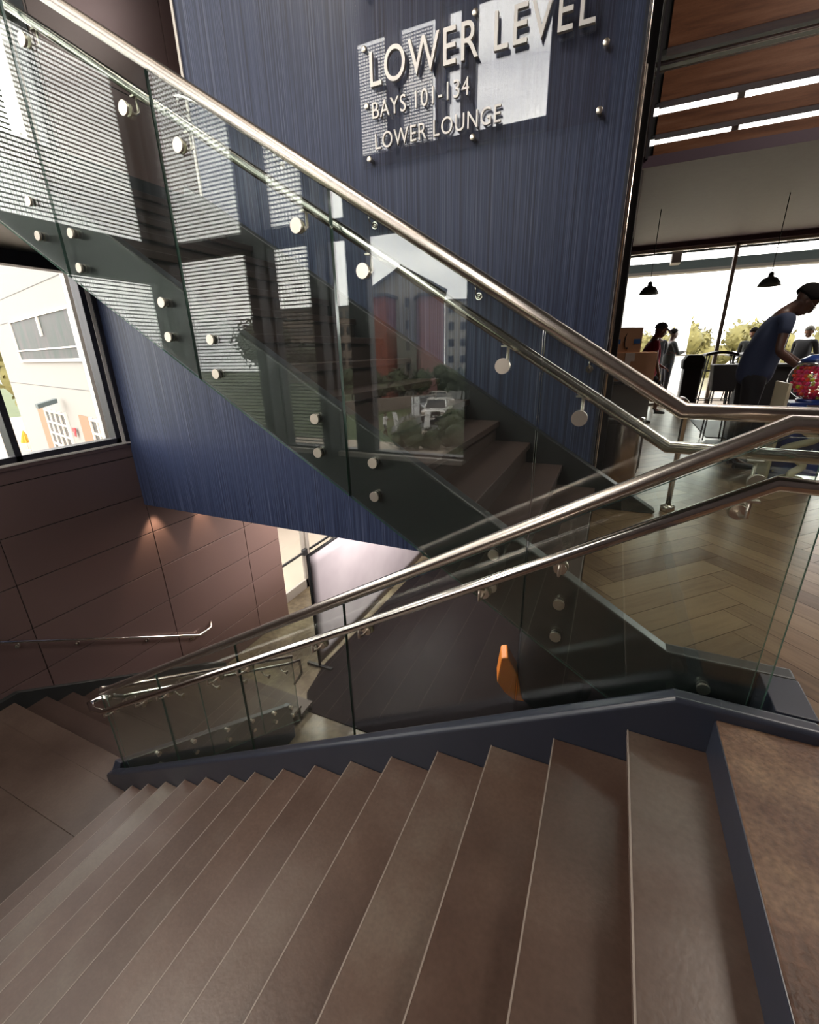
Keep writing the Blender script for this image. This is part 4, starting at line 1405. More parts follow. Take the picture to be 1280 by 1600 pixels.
m = MB(); m.box(-0.055, 0.382, 5.305, 5.96, 0.955, 0.985); m.build('cabinet_top', [M['black']], cb, bevel=0.004)

def carton(name, label, x0, x1, y0, y1, z0, z1, marks):
    r = thing(name, label, 'box', ((x0 + x1) / 2, (y0 + y1) / 2, z0), None)
    m = MB(); m.box(x0, x1, y0, y1, z0, z1); m.build('carton', [M['cardboard']], r, bevel=0.003)
    marks(r, x0, x1, y0, z0, z1)
def marks_low(r, x0, x1, y, z0, z1):
    m = MB(); xm = x0 + (x1 - x0) * 0.40
    m.box(xm - 0.035, xm + 0.055, y - 0.0015, y - 0.0002, z1 - 0.085, z1 - 0.004); m.box(xm - 0.035, xm + 0.02, y - 0.0015, y - 0.0002, z1 - 0.125, z1 - 0.085)
    m.build('shipping_label', [M['paper']], r)
    m = MB(); m.box(x0 - 0.0015, x0 + 0.03, y - 0.0016, y - 0.0002, z1 - 0.10, z1 + 0.0); m.build('tape_strip', [M['paper']], r)
def marks_up(r, x0, x1, y, z0, z1):
    m = MB()
    for a in (x0 + 0.012, x1 - 0.072):
        m.box(a, a + 0.060, y - 0.0015, y - 0.0002, z0 + 0.085, z0 + 0.130)
    m.build('blue_tape_print', [M['tape_blue']], r)
    m = MB(); xm = (x0 + x1) / 2 + 0.012
    path = [(xm - 0.012 + 0.02 * math.cos(t), y - 0.001, (z0 + z1) / 2 - 0.005 + 0.075 * math.sin(t)) for t in [PI / 2 + 0.15 + (PI - 0.3) * i / 12 for i in range(13)]]
    m.tube(path, [0.0015 + 0.0035 * math.sin(PI * i / 12) for i in range(13)], 6)
    e = Vector(path[-1]); m.tube([e, e + Vector((0.016, 0, 0.012))], 0.0035, 6); m.tube([e, e + Vector((0.020, 0, -0.004))], 0.0035, 6)
    m.build('curved_arrow_print', [M['ink']], r)
    m = MB(); m.box(x0 - 0.001, x0 + 0.19, y - 0.001, y + 0.06, z1, z1 + 0.002); m.build('tape_strip', [M['teal']], r)
carton('cardboard_box', 'larger cardboard box with white shipping label, at the bottom of the pair', -0.055, 0.375, 5.33, 5.80, 0.986, 1.275, marks_low)
carton('cardboard_box', 'smaller cardboard box with blue tape print and curved arrow, at the top of the pair', -0.055, 0.215, 5.36, 5.75, 1.276, 1.515, marks_up)

# gumball machine
gm = thing('gumball_machine', 'blue gumball machine with clear globe and cream spiral chute on the herringbone floor', 'vending machine', (1.78, 5.35, 0.003))
GX, GY = 1.70, 5.36
m = MB(); m.box(GX - 0.185, GX + 0.235, GY + 0.02, GY + 0.30, 0.10, 0.80); m.build('back_board', [M['machine_blue']], gm, bevel=0.006)
m = MB(); m.box(GX - 0.215, GX - 0.188, GY - 0.10, GY + 0.30, 0.06, 0.98); m.build('side_post', [M['cream']], gm, bevel=0.004)
m = MB(); m.box(GX - 0.185, GX + 0.235, GY - 0.16, GY + 0.02, 0.70, 0.815); m.build('coin_box', [M['machine_blue']], gm, bevel=0.008)
m = MB(); m.box(GX - 0.07, GX + 0.07, GY - 0.185, GY - 0.155, 0.69, 0.80)
cpl = m.build('coin_plate', [M['chrome']], gm, bevel=0.004)
m = MB(); m.box(GX - 0.045, GX + 0.045, GY - 0.195, GY - 0.186, 0.715, 0.77); m.tube([(GX - 0.03, GY - 0.205, 0.745), (GX + 0.03, GY - 0.205, 0.75)], 0.008, 8); m.build('coin_handle', [M['black']], cpl)
for sx in (-0.125, 0.135):
    m = MB(); m.lathe([(0.030, 0), (0.034, 0.003), (0.034, 0.008), (0.027, 0.008), (0.027, 0.002)], (GX + sx, GY - 0.161, 0.745), (0, -1, 0), 24)
    m.build('badge_ring', [M['cap']], gm)
m = MB()      # zigzag tube
zz = [(0.10, 0.665), (-0.05, 0.60), (0.085, 0.50), (0.095, 0.46), (-0.085, 0.385), (-0.09, 0.345), (0.05, 0.24), (0.055, 0.19), (0.0, 0.14), (0.0, 0.10)]
def smooth_path(p, n=5):
    out = []
    for i in range(len(p) - 1):
        p0 = Vector(p[max(i - 1, 0)]); p1 = Vector(p[i]); p2 = Vector(p[i + 1]); p3 = Vector(p[min(i + 2, len(p) - 1)])
        for k in range(n):
            t = k / n
            out.append(0.5 * ((2 * p1) + (p2 - p0) * t + (2 * p0 - 5 * p1 + 4 * p2 - p3) * t * t + (3 * p1 - p0 - 3 * p2 + p3) * t ** 3))
    out.append(Vector(p[-1])); return out
m.tube(smooth_path([(GX + a, GY - 0.055, b) for a, b in zz]), 0.034, 14)
m.build('spiral_chute', [M['cream']], gm)
m = MB(); m.lathe([(0, 0), (0.085, 0), (0.095, 0.02), (0.09, 0.035), (0.05, 0.03), (0, 0.028)], (GX, GY - 0.06, 0.065), (0, 0, 1), 28); m.build('catch_bowl', [M['cream']], gm)
m = MB()
for a, b in ((0.02, 0.64), (0.13, 0.56), (-0.04, 0.53), (0.0, 0.43), (-0.13, 0.44), (0.13, 0.36), (-0.10, 0.26), (0.12, 0.17), (-0.13, 0.13)):
    m.ball((GX + a, GY + 0.016, b), 0.007, 8)
m.build('rivet', [M['paper']], gm)
m = MB(); m.box(GX - 0.20, GX + 0.24, GY - 0.14, GY + 0.30, 0.0, 0.05)
m.build('base_plate', [M['machine_blue']], gm, bevel=0.005)
m = MB(); m.lathe([(0, 0.0), (0.115, 0.0), (0.12, 0.008), (0.11, 0.03), (0.03, 0.04), (0, 0.04)], (GX - 0.22, GY - 0.13, 0.002), (0, 0, 1), 32)
m.build('foot_disc', [M['rubber']], gm)
GR = 0.225; GC = Vector((GX + 0.025, GY + 0.02, 1.015))
m = MB()
prof = []
for i in range(19):
    t = -0.44 * PI + (0.84 * PI) * i / 18
    prof.append((GR * math.cos(t), GR * 0.88 * math.sin(t)))
m.lathe(prof, GC, (0, 0, 1), 40); glb = m.build('globe', [M['globe']], gm, recalc=False)
m = MB(); m.lathe([(0.10, -0.03), (0.125, 0), (0.125, 0.02), (0.10, 0.025)], (GC.x, GC.y, 0.815), (0, 0, 1), 32); m.build('collar', [M['machine_blue']], gm)
m = MB(); m.lathe([(0.13, 0), (0.16, 0.0), (0.165, 0.02), (0.14, 0.03), (0.10, 0.055), (0, 0.065)], (GC.x, GC.y, GC.z + 0.155), (0, 0, 1), 32); gld = m.build('globe_lid', [M['machine_blue']], gm)
m = MB(); m.lathe([(0.14, 0.0), (0.19, 0.012), (0.165, 0.028), (0.14, 0.028)], (GC.x, GC.y, GC.z + 0.125), (0, 0, 1), 32); m.build('lid_ring', [M['chrome']], gld)
m = MB()
for i in range(6):
    for j in range(3):
        if (i * 7 + j * 5) % 4:
            m.box(-0.03 + 0.010 * i, -0.022 + 0.010 * i, -0.001, 0.001, -0.02 + 0.014 * j, -0.010 + 0.014 * j)
st_ = m.build('globe_sticker', [M['gum_pink']], glb); 
_d = nv((-0.28, -0.95, 0.15)); st_.location = GC + _d * (GR * 0.965); st_.rotation_euler = (0.1, 0.5, 0.28)
# gumballs, packed in layers inside the globe
gb = MB(); gb.ball((0, 0, 0), 0.0185, 14)
gcols = [('gum_red', 'red gumball inside the clear globe', 0.44), ('gum_pink', 'pink gumball inside the clear globe', 0.70), ('gum_orange', 'orange gumball inside the clear globe', 0.87), ('gum_lime', 'lime green gumball inside the clear globe', 1.01)]
gmesh = {k: gb.mesh('gumball', M[k]) for k, _, _ in gcols}
pos = []
for iz in range(-5, 4):
    zz_ = iz * 0.0335
    for iy in range(-7, 8):
        for ix in range(-7, 8):
            p = Vector((ix * 0.038 + (0.019 if (iy + iz) % 2 else 0), iy * 0.0335 + (0.010 if iz % 2 else 0), zz_))
            q = Vector((p.x, p.y, p.z / 0.88))
            if GR - 0.055 < q.length < GR - 0.021 and (p.y < 0.06) and (p.x * 0.31 + p.y * -0.95 > -0.05 or p.z > 0.06):
                pos.append(p)
            elif iz == 3 and q.length < GR - 0.03: pos.append(p)
random.shuffle(pos)
pos.sort(key=lambda p: p.y * 0.95 + p.x * 0.3)
pos = pos[:265]
for p in pos:
    r = random.random()
    for kk, lb, th in gcols:
        if r < th: break
    o = bpy.data.objects.new('gumball', gmesh[kk]); COL.objects.link(o)
    o.location = GC + p + Vector([(random.random() - 0.5) * 0.004 for _ in range(3)])
    tag(o, lb, 'gumball', lb.split()[0] + (' green' if 'lime' in lb else '') + ' gumballs in the globe')

# dark mats on the lobby floor
for nm, lb, pl in (('floor_sheet', 'black floor mat in front of the bending employee', [(0.93, 6.28), (1.36, 7.70), (2.20, 7.60), (2.30, 6.30)]),
                   ('floor_sheet', 'black floor mat further back near the high stools', [(1.40, 7.95), (1.42, 9.85), (2.75, 9.6), (2.55, 8.0)])):
    m = MB(); m.prism(pl, 0.0005, 0.012, 'z'); tag(m.build(nm, [M['black']], bevel=0.003), lb, 'mat')

# tall bin
tb_ = thing('trash_can', 'tall black trash can with domed grey lid near the far window', 'trash can', (1.50, 11.4, 0.003))
m = MB(); m.prism([(-0.17, -0.17), (0.17, -0.17), (0.17, 0.17), (-0.17, 0.17)], 0, 0.86, 'z')
o = m.build('can_body', [M['black']], None, bevel=0.02); o.parent = tb_
m = MB(); m.prism([(-0.20, 0.86), (0.20, 0.86), (0.21, 1.02), (0.14, 1.14), (-0.14, 1.14), (-0.21, 1.02)], -0.19, 0.19, 'y')
cl_ = m.build('can_lid', [M['grey_cloth']], None, bevel=0.02); cl_.parent = tb_
m = MB(); m.prism([(-0.08, 1.08), (0.08, 1.08), (0.0, 0.96)], -0.20, -0.192, 'y'); o = m.build('flap', [M['black']], None); o.parent = cl_

def stool(label, x, y, h=1.22, rot=0.0, mesh_src=None):
    r = thing('bar_stool', label, 'stool', (x, y, 0.003), 'high stools by the far window')
    r.rotation_euler = (0, 0, rot)
    m = MB()
    pts = []
    for i in range(11):
        u = -0.27 + 0.054 * i
        pts.append((u, h - 0.05 + 0.05 * math.cos(u / 0.27 * PI / 2)))
    m.prism(pts + [(u, z - 0.05) for u, z in reversed(pts)], -0.18, 0.18, 'y')
    o = m.build('seat', [M['black']], None, bevel=0.012); o.parent = r
    for sx in (-1, 1):
        for sy in (-1, 1):
            m = MB(); m.tube([(sx * 0.20, sy * 0.13, h - 0.07), (sx * 0.27, sy * 0.19, 0.0)], 0.012, 8)
            o = m.build('leg', [M['black']], None); o.parent = r
    m = MB()
    for z, q in ((0.85, 0.93), (0.30, 1.0)):
        a, b = 0.25 * q * (1.0 if z < 0.5 else 0.9), 0.18 * q * (1.0 if z < 0.5 else 0.9)
        m.tube([(-a, -b, z), (a, -b, z), (a, b, z), (-a, b, z), (-a, -b, z)], 0.009, 8)
    o = m.build('footrest', [M['black']], None); o.parent = r
stool('black saddle stool on thin legs, left one of the two by the far window', 1.84, 10.7)
stool('black saddle stool partly hidden behind the employee', 2.42, 10.9, 1.20, 0.2)
# low black armchair-like bag seat and black counter behind the employee
bc = thing('tote_bin', 'black square tapered tub standing on a stand behind the employee', 'tub', (1.42, 7.72, 0.012))
m = MB(); m.add([(-0.13, -0.12, 0.70), (0.13, -0.12, 0.70), (0.13, 0.12, 0.70), (-0.13, 0.12, 0.70), (-0.17, -0.15, 1.06), (0.17, -0.15, 1.06), (0.17, 0.15, 1.06), (-0.17, 0.15, 1.06)],
      [(0, 3, 2, 1), (4, 5, 6, 7), (0, 1, 5, 4), (1, 2, 6, 5), (2, 3, 7, 6), (3, 0, 4, 7)])
o = m.build('tub', [M['black']], None, bevel=0.01); o.parent = bc
for sx in (-1, 1):
    for sy in (-1, 1):
        m = MB(); m.tube([(sx * 0.10, sy * 0.09, 0.70), (sx * 0.12, sy * 0.11, 0.0)], 0.010, 8); o = m.build('leg', [M['black']], None); o.parent = bc
kt = thing('counter', 'black host counter with a white tray on top behind the employee', 'counter', (1.95, 7.9, 0.012))
m = MB(); m.box(-0.32, 0.45, -0.22, 0.22, 0.0, 1.02); o = m.build('counter_body', [M['black']], None, bevel=0.01); o.parent = kt
m = MB(); m.box(-0.35, 0.48, -0.25, 0.25, 1.02, 1.06); o = m.build('counter_top', [M['black']], None, bevel=0.006); o.parent = kt
m = MB(); m.box(-0.22, 0.05, -0.14, 0.14, 1.061, 1.13); tag(m.build('paper_tray', [M['paper']], None, bevel=0.004), 'white paper tray on the black host counter', 'tray').location = (1.95, 7.9, 0.012)
ht = thing('high_table', 'dark high table on the deck where two people sit', 'table', (3.3, 13.55, 0.003))
m = MB(); m.box(-0.75, 0.9, 0.2, 0.75, 1.06, 1.10); o = m.build('table_top', [M['black']], None, bevel=0.005); o.parent = ht
for sx in (-0.6, 0.75):
    m = MB(); m.tube([(sx, 0.47, 1.06), (sx, 0.47, 0.0)], 0.03, 10); o = m.build('leg', [M['black']], None); o.parent = ht
for x in (2.80, 3.80):
    stool('plain black stool under the seated person ' + ('in the grey green jacket' if x < 3 else 'with grey hair'), x, 13.35, 0.78)

# pendant lamps
def pendant(x, y, z, label):
    r = thing('pendant_lamp', label, 'lamp', (x, y, z), 'pendant lamps before the far window')
    m = MB(); m.lathe([(0.0, 0.20), (0.03, 0.19), (0.04, 0.13), (0.09, 0.11), (0.135, 0.05), (0.155, 0.0), (0.145, 0.0), (0.125, 0.04), (0.08, 0.095), (0.0, 0.11)], (0, 0, 0), (0, 0, 1), 28)
    o = m.build('lamp_shade', [M['lamp_shade']], None); o.parent = r
    m = MB(); m.tube([(0, 0, 0.19), (0, 0, 3.39 - z)], 0.006, 6); o = m.build('cord', [M['black']], None); o.parent = r
    m = MB(); m.ball((0, 0, 0.05), 0.035, 10); o = m.build('bulb', [M['paper']], None); o.parent = r
pendant(0.365, 9.2, 2.16, 'grey dome pendant lamp hanging left, before the far window')
pendant(2.02, 9.2, 2.17, 'grey dome pendant lamp hanging right, above the employee')

# deck beyond the far glass
m = MB(); m.box(-2.5, 9.0, 12.40, 16.6, -0.3, -0.002); struct(m.build('floor_deck', [M['pavement']]))
m = MB(); m.box(-2.5, 9.0, 12.35, 13.25, 3.62, 3.75); struct(m.build('ceiling_deck', [M['beam']]))
db = thing('deck_beam', 'grey blue steel beam spanning the deck outside the far window', 'beam', (3.2, 14.1, 3.05))
m = MB(); m.box(-2.4, 8.9, 14.0, 14.2, 3.10, 3.30); m.build('web', [M['beam']], db)
m = MB(); m.box(-2.4, 8.9, 13.92, 14.28, 3.04, 3.10); m.build('flange', [M['beam_pale']], db)
m = MB()
x = -2.2
while x < 8.6:
    m.tube([(x, 13.0, 3.60), (x + 0.35, 13.0, 3.34), (x + 0.7, 13.0, 3.60)], 0.018, 6); x += 0.7
m.tube([(-2.3, 13.0, 3.60), (8.7, 13.0, 3.60)], 0.025, 6); m.tube([(-2.3, 13.0, 3.34), (8.7, 13.0, 3.34)], 0.025, 6)
tag(m.build('roof_truss', [M['beam']]), 'dark open web roof truss under the deck ceiling', 'truss')
m = MB(); m.box(0.88, 1.08, 12.9, 13.3, 3.12, 3.46); tag(m.build('deck_heater', [M['beam_pale']], bevel=0.01), 'pale box heater hung from the deck ceiling', 'heater')
m = MB(); m.tube([(-2.3, 16.5, 1.05), (8.9, 16.5, 1.05)], 0.02, 8)
x = -2.3
while x < 8.9:
    m.tube([(x, 16.5, 0), (x, 16.5, 1.05)], 0.015, 6); x += 2.2
tag(m.build('deck_rail', [M['beam_pale']]), 'thin pale rail along the outer edge of the deck', 'rail')
for k, x in enumerate((0.3, 2.75, 7.4, 10.4)):
    m = MB(); m.lathe([(0.30, -8), (0.24, 22)], (x, 26, 0), (0, 0, 1), 20)
    tag(m.build('net_pole', [M['white_cloth']]), ['white net pole in the field behind the cardboard boxes', 'white net pole in the field behind the tall trash can', 'white net pole in the field right of the stools', 'white net pole in the field behind the employee'][k], 'pole', 'net poles in the field')

# wood boards above the lobby opening
S = [(4.52, 5.75), (4.03, 4.31), (3.72, 3.91), (3.50, 3.62)]
for k, (a, b) in enumerate(S):
    m = MB(); m.box(0.10, 8.9, 7.16, 7.24 + (0.10 if k < 3 else 0), a, b)
    m.box(0.02, 0.10, 7.18, 7.30, a, b, 1)
    tag(m.build('wood_board', [M['wood_slat'], M['black']], bevel=0.004),
        ['broad reddish wood board, topmost above the lobby opening', 'reddish wood board under the pipes, second from the top', 'reddish wood board between the two bright gaps', 'lowest reddish wood board, resting on the plum soffit'][k], 'board', 'wood boards above the lobby opening')
m = MB()
for i, (y, z) in enumerate(((10.95, 6.02), (11.15, 6.08), (11.32, 6.05), (11.6, 6.14))):
    m.tube([(-0.04, y, z), (8.9, y, z)], 0.022, 8)
tag(m.build('conduit', [M['trim_pale']], None), 'bright conduit pipes under the ceiling above the wood boards', 'pipes', kind='stuff')
m = MB(); m.box(0.02, 0.05, 7.10, 7.16, 3.47, 5.75); struct(m.build('trim_13', [M['frame']]))

# ================================================================== LOWER LOBBY THINGS
fs = thing('fabric_screen', 'lilac grey stretched fabric screen on a black frame in the lower lobby', 'screen', (-4.57, 8.2, ZL))
m = MB()
n1, n2 = 24, 10
vs = []
for i in range(n1 + 1):
    for j in range(n2 + 1):
        y = 5.68 + (10.9 - 5.68) * i / n1; z = -4.36 + (2.30) * j / n2
        e = math.sin(PI * i / n1) * math.sin(PI * j / n2)
        vs.append((-4.57 - 0.03 * e, y, z + 0.03 * math.sin(PI * i / n1) * (0.5 - j / n2) * -1))
for o_ in (0, 1):
    pass
m.add(vs, [(i * (n2 + 1) + j, (i + 1) * (n2 + 1) + j, (i + 1) * (n2 + 1) + j + 1, i * (n2 + 1) + j + 1) for i in range(n1) for j in range(n2)], 0, True)
fo = m.build('fabric', [M['screen_fabric']], fs, recalc=False)
sd = fo.modifiers.new('thick', 'SOLIDIFY'); sd.thickness = 0.006
m = MB()
m.tube([(-4.57, 5.63, ZL + 0.02), (-4.57, 5.63, -2.03), (-4.57, 10.95, -2.03), (-4.57, 10.95, ZL + 0.02)], 0.028, 12)
m.build('frame', [M['black']], fs)
m = MB()
for i in range(6):
    z = -4.2 + i * 0.4
    m.tube([(-4.57, 5.63, z), (-4.57, 5.685, z)], 0.006, 6)
    m.tube([(-4.57, 10.895, z), (-4.57, 10.95, z)], 0.006, 6)
m.build('lacing', [M['rubber']], fs)
for y in (5.63, 10.95):
    m = MB(); m.box(-4.85, -4.29, y - 0.03, y + 0.03, ZL + 0.012, ZL + 0.045); m.build('foot', [M['black']], fs)

pc = thing('pod_chair', 'tall black pod chair with orange seat side in the lower lobby', 'chair', (-0.30, 6.35, ZL + 0.012))
m = MB()
n = 20
vs = []; rows = 10
for i in range(rows + 1):
    t = i / rows
    z = 0.35 + 1.75 * t
    rr_ = 0.62 * math.sqrt(max(0.02, 1 - (max(0, t - 0.45) / 0.58) ** 2))
    for a in range(n + 1):
        th = PI * 0.62 + (PI * 1.35) * a / n - PI * 0.30
        vs.append((rr_ * math.cos(th), rr_ * math.sin(th), z))
m.add(vs, [(i * (n + 1) + a, i * (n + 1) + a + 1, (i + 1) * (n + 1) + a + 1, (i + 1) * (n + 1) + a) for i in range(rows) for a in range(n)], 0, True)
o = m.build('shell', [M['black']], None, recalc=False); o.parent = pc; sd = o.modifiers.new('thick', 'SOLIDIFY'); sd.thickness = 0.05
m = MB(); m.lathe([(0, 0.42), (0.56, 0.42), (0.58, 0.52), (0, 0.56)], (0, 0, 0), (0, 0, 1), 28); o = m.build('seat', [M['black_cloth']], None); o.parent = pc
m = MB(); m.lathe([(0, 0.0), (0.36, 0.0), (0.36, 0.03), (0.05, 0.06), (0.05, 0.35), (0.2, 0.42), (0, 0.42)], (0, 0, 0), (0, 0, 1), 24); o = m.build('pedestal', [M['black']], None); o.parent = pc
m = MB(); m.prism([(-0.95, 0.62), (-0.90, 1.10), (-0.80, 1.12), (-0.62, 0.78), (-0.55, 0.40), (-0.30, 0.34), (-0.35, 0.26), (-0.66, 0.28), (-0.82, 0.42)], -0.30, 0.05, 'y')
o = m.build('armrest', [M['orange_shell']], None, bevel=0.02); o.parent = pc; o['label'] = 'orange armrest shell'
pc.rotation_euler = (0, 0, 0.25)


# ================================================================== OUTSIDE
def leafy(name, blobs, n, size, mat, parent=None, seed=1):
    rnd = random.Random(seed)
    m = MB()
    tot = sum(b[1] * b[2] * b[3] for b in blobs) or 1
    for c, rx, ry, rz in blobs:
        for _ in range(max(6, int(n * rx * ry * rz / tot))):
            d = Vector((rnd.gauss(0, 1), rnd.gauss(0, 1), rnd.gauss(0, 1))).normalized()
            r = rnd.uniform(0.55, 1.05)
            p = Vector(c) + Vector((d.x * rx * r, d.y * ry * r, d.z * rz * r))
            a = Vector((rnd.gauss(0, 1), rnd.gauss(0, 1), rnd.gauss(0, 1))).normalized()
            b = a.cross(d if abs(a.dot(d)) < 0.95 else Vector((0, 0, 1))).normalized()
            s = size * rnd.uniform(0.6, 1.3)
            m.add([p - a * s, p - b * s * 0.5, p + a * s, p + b * s * 0.5], [(0, 1, 2, 3)])
        k = len(m.v)
        m.ball(c, 1.0, 12, 0, (rx * 0.72, ry * 0.72, rz * 0.72))
    return m.build(name, [mat], parent, recalc=False)


def tree(label, x, y, z0, h, w, mat, seed, leafsize=0.35, n=900, group=None):
    r = thing('tree', label, 'tree', (x, y, z0), group)
    rnd = random.Random(seed)
    bl = []
    for i in range(7):
        a = rnd.uniform(0, 2 * PI); q = rnd.uniform(0, 0.5) * w
        bl.append(((q * math.cos(a), q * math.sin(a), h * rnd.uniform(0.45, 0.82)), w * rnd.uniform(0.35, 0.6), w * rnd.uniform(0.35, 0.6), h * rnd.uniform(0.16, 0.26)))
    o = leafy('crown', bl, n, leafsize, mat, None, seed); o.parent = r
    m = MB(); m.tube([(0, 0, 0), (0.1, 0, h * 0.3), (0, 0.1, h * 0.7)], [w * 0.05, w * 0.04, w * 0.02], 8)
    o = m.build('trunk', [M['bark']], None); o.parent = r
    return r


# ground
m = MB(); m.box(-160, 60, -140, 120, ZL - 0.6, ZL - 0.25)
struct(m.build('ground', [M['lawn']]))
m = MB(); m.box(-22, 60, 17.5, 120, ZL - 0.24, ZL - 0.2)
struct(m.build('ground_field', [M['field']]))
m = MB(); m.prism([(-6.8, 4.0), (-6.8, 14), (-22, 30), (-60, 40), (-60, 4.0)], ZL - 0.24, ZL - 0.10, 'z')
struct(m.build('pavement_side', [M['pavement']]))
ZG = ZL - 0.02
m = MB()
m.prism([(-11.0, -19.0), (-9.0, -19.0), (-12.2, -27.5), (-14.0, -42), (-15.5, -60), (-30, -90), (-24, -96), (-8, -60), (-4, -30), (-3, -19), (40, -19), (40, -96), (-20, -110), (-42, -104), (-26, -76), (-19.5, -48), (-17.5, -32), (-15.5, -27.0), (-12.4, -23.8)], ZG - 0.25, ZG, 'z')
m2_ = m.build('ground_road', [M['asphalt']]); struct(m2_)
m = MB()
m.box(-40, -9.0, -22.7, -17.5, ZG - 0.25, ZG + 0.01)
struct(m.build('ground_footpath', [M['pavement']]))
m = MB(); m.prism([(-14.8, -27.5), (-12.2, -23.2), (-10.9, -23.2), (-11.6, -28.0)], ZG - 0.2, ZG + 0.015, 'z')
struct(m.build('ground_apron', [M['pavement']]))

def at(az, d):
    """point at azimuth az as it lies behind the window wall"""
    a = math.radians(az)
    return d * math.sin(a), 3.8 - d * math.cos(a)

def block(name, label, az0, d0, az1, d1, ztop, mat, depth=14, rows=5, colsn=5, win=(0.55, 0.55), gable=None, z0=ZL - 0.4, into=None):
    x0, y0 = at(az0, d0); x1, y1 = at(az1, d1)
    r = into or thing(name, label, 'building', (x0, y0, z0))
    A = Vector((x0, y0, 0)); B = Vector((x1, y1, 0)); u = (B - A).normalized(); nrm = Vector((u.y, -u.x, 0))
    if nrm.y > 0: nrm = -nrm
    L_ = (B - A).length
    m = MB()
    prof = [(0, z0), (L_, z0), (L_, ztop)] + ([(L_ * gable[0], gable[1])] if gable else []) + [(0, ztop)]
    front = [A + u * a + Vector((0, 0, b)) for a, b in prof]
    back = [p + nrm * depth for p in front]
    k = len(front)
    m.add(front + back, [tuple(range(k)), tuple(range(2 * k - 1, k - 1, -1))] + [(i, (i + 1) % k, k + (i + 1) % k, k + i) for i in range(k)])
    m.build('walls', [mat], r)
    H_ = (ztop - z0)
    fh = H_ / rows
    for i in range(rows):
        for j in range(colsn):
            c = A + u * (L_ * (j + 0.5) / colsn) + Vector((0, 0, z0 + fh * (i + 0.55)))
            if not win[0]: continue
            w_ = L_ / colsn * win[0] / 2; hh = fh * win[1] / 2
            m = MB(); m.obox(c - nrm * 0.02, u * w_, nrm * 0.06, Vector((0, 0, hh)))
            m.build('window', [M['dark_glass']], r)
    if gable:
        m = MB()
        pk = A + u * (L_ * gable[0]) + Vector((0, 0, gable[1]))
        for e in (A + Vector((0, 0, ztop)), B + Vector((0, 0, ztop))):
            d_ = (e - pk); mid = (e + pk) / 2 + nrm * (depth / 2 - 0.3)
            m.obox(mid + Vector((0, 0, 0.2)), d_ * 0.53, nrm * (depth / 2 + 0.6), Vector((0, 0, 0.15)))
        m.build('roof', [M['roof']], r)
    else:
        m = MB(); mid = (A + B) / 2 + nrm * (depth / 2) + Vector((0, 0, ztop + 0.15))
        m.obox(mid, u * (L_ / 2 + 0.3), nrm * (depth / 2 + 0.3), Vector((0, 0, 0.18))); m.build('roof', [M['roof']], r)
    return r
block('apartment_building', 'long tan brick apartment building reflected in the glass at left', -40.2, 105, -31.0, 96, 9.9, M['brick_tan'], rows=5, colsn=13, win=(0.5, 0.5))
gbd = block('gabled_building', 'pale gabled building with red brick and pinkish wings reflected in the glass', -28.8, 64.5, -19.8, 66, 8.8, M['stucco'], rows=5, colsn=3, win=(0.16, 0.42), gable=(0.42, 11.6))
block('brick_wing', '', -29.2, 62, -26.8, 61, 8.0, M['brick'], rows=3, colsn=2, depth=4, win=(0, 0), into=gbd)
block('rendered_wing', '', -22.7, 61, -19.9, 61.5, 7.9, M['stucco_pink'], rows=3, colsn=2, depth=4, win=(0, 0), into=gbd)
block('apartment_building', 'pale many windowed building at the right edge of the reflection', -19.7, 92, -11, 92, 10.2, M['stucco'], rows=5, colsn=6, win=(0.45, 0.45))
m = MB(); ax, ay = at(-34, 46); bx_, by_ = at(-21.5, 52)
A_ = Vector((ax, ay, 0)); B_ = Vector((bx_, by_, 0)); u_ = (B_ - A_).normalized(); n_ = Vector((u_.y, -u_.x, 0))
m.obox((A_ + B_) / 2 + Vector((0, 0, ZL + 0.35)), (B_ - A_) / 2, n_ * 0.2, Vector((0, 0, 0.75)))
tag(m.build('retaining_wall', [M['brick_tan']]), 'low brick retaining wall beyond the lawn', 'wall')
tl = ['dark bushy tree in front of the brick wing beyond the lawn', 'dark bushy tree left of the middle of the gabled building', 'dark bushy tree right of the middle of the gabled building', 'dark bushy tree in front of the pinkish wing', 'tall dark tree before the tan brick apartment building', 'broad dark tree at the far left beyond the lawn', 'dark tree before the many windowed building', 'dark tree just left of the brick wing']
for k, (az, d, h, w_) in enumerate(((-27.9, 53, 4.0, 2.0), (-25.4, 54, 4.4, 2.2), (-22.9, 54, 4.2, 2.3), (-20.0, 57.5, 4.6, 1.8), (-35.5, 90, 8, 7), (-41, 85, 12, 9), (-17.6, 57, 4.0, 2.2), (-31.5, 56, 4.6, 2.6))):
    x, y = at(az, d); tree(tl[k], x, y, ZL - 0.3, h, w_, M['leaf_dark'], 30 + k, 0.28 if d < 60 else 0.5, 800, 'trees beyond the lawn')
shr = [(-11.3, -21.2, 1.5, 1.35), (-9.9, -21.5, 0.95, 0.9), (-9.5, -24.3, 1.4, 1.3), (-8.6, -22.2, 1.3, 1.1), (-10.6, -27.6, 1.5, 1.3), (-9.6, -30.0, 1.6, 1.4), (-8.2, -26.6, 1.7, 1.5)]
sl = ['dark shrub nearest the white pickup truck, left of all shrubs', 'small low shrub between the two big front shrubs', 'shrub right of the paved patch', 'dark shrub close below the window at the right', 'shrub beside the rear wheel of the white pickup', 'shrub farthest back along the pickup truck', 'tall shrub at the right edge of the reflection']
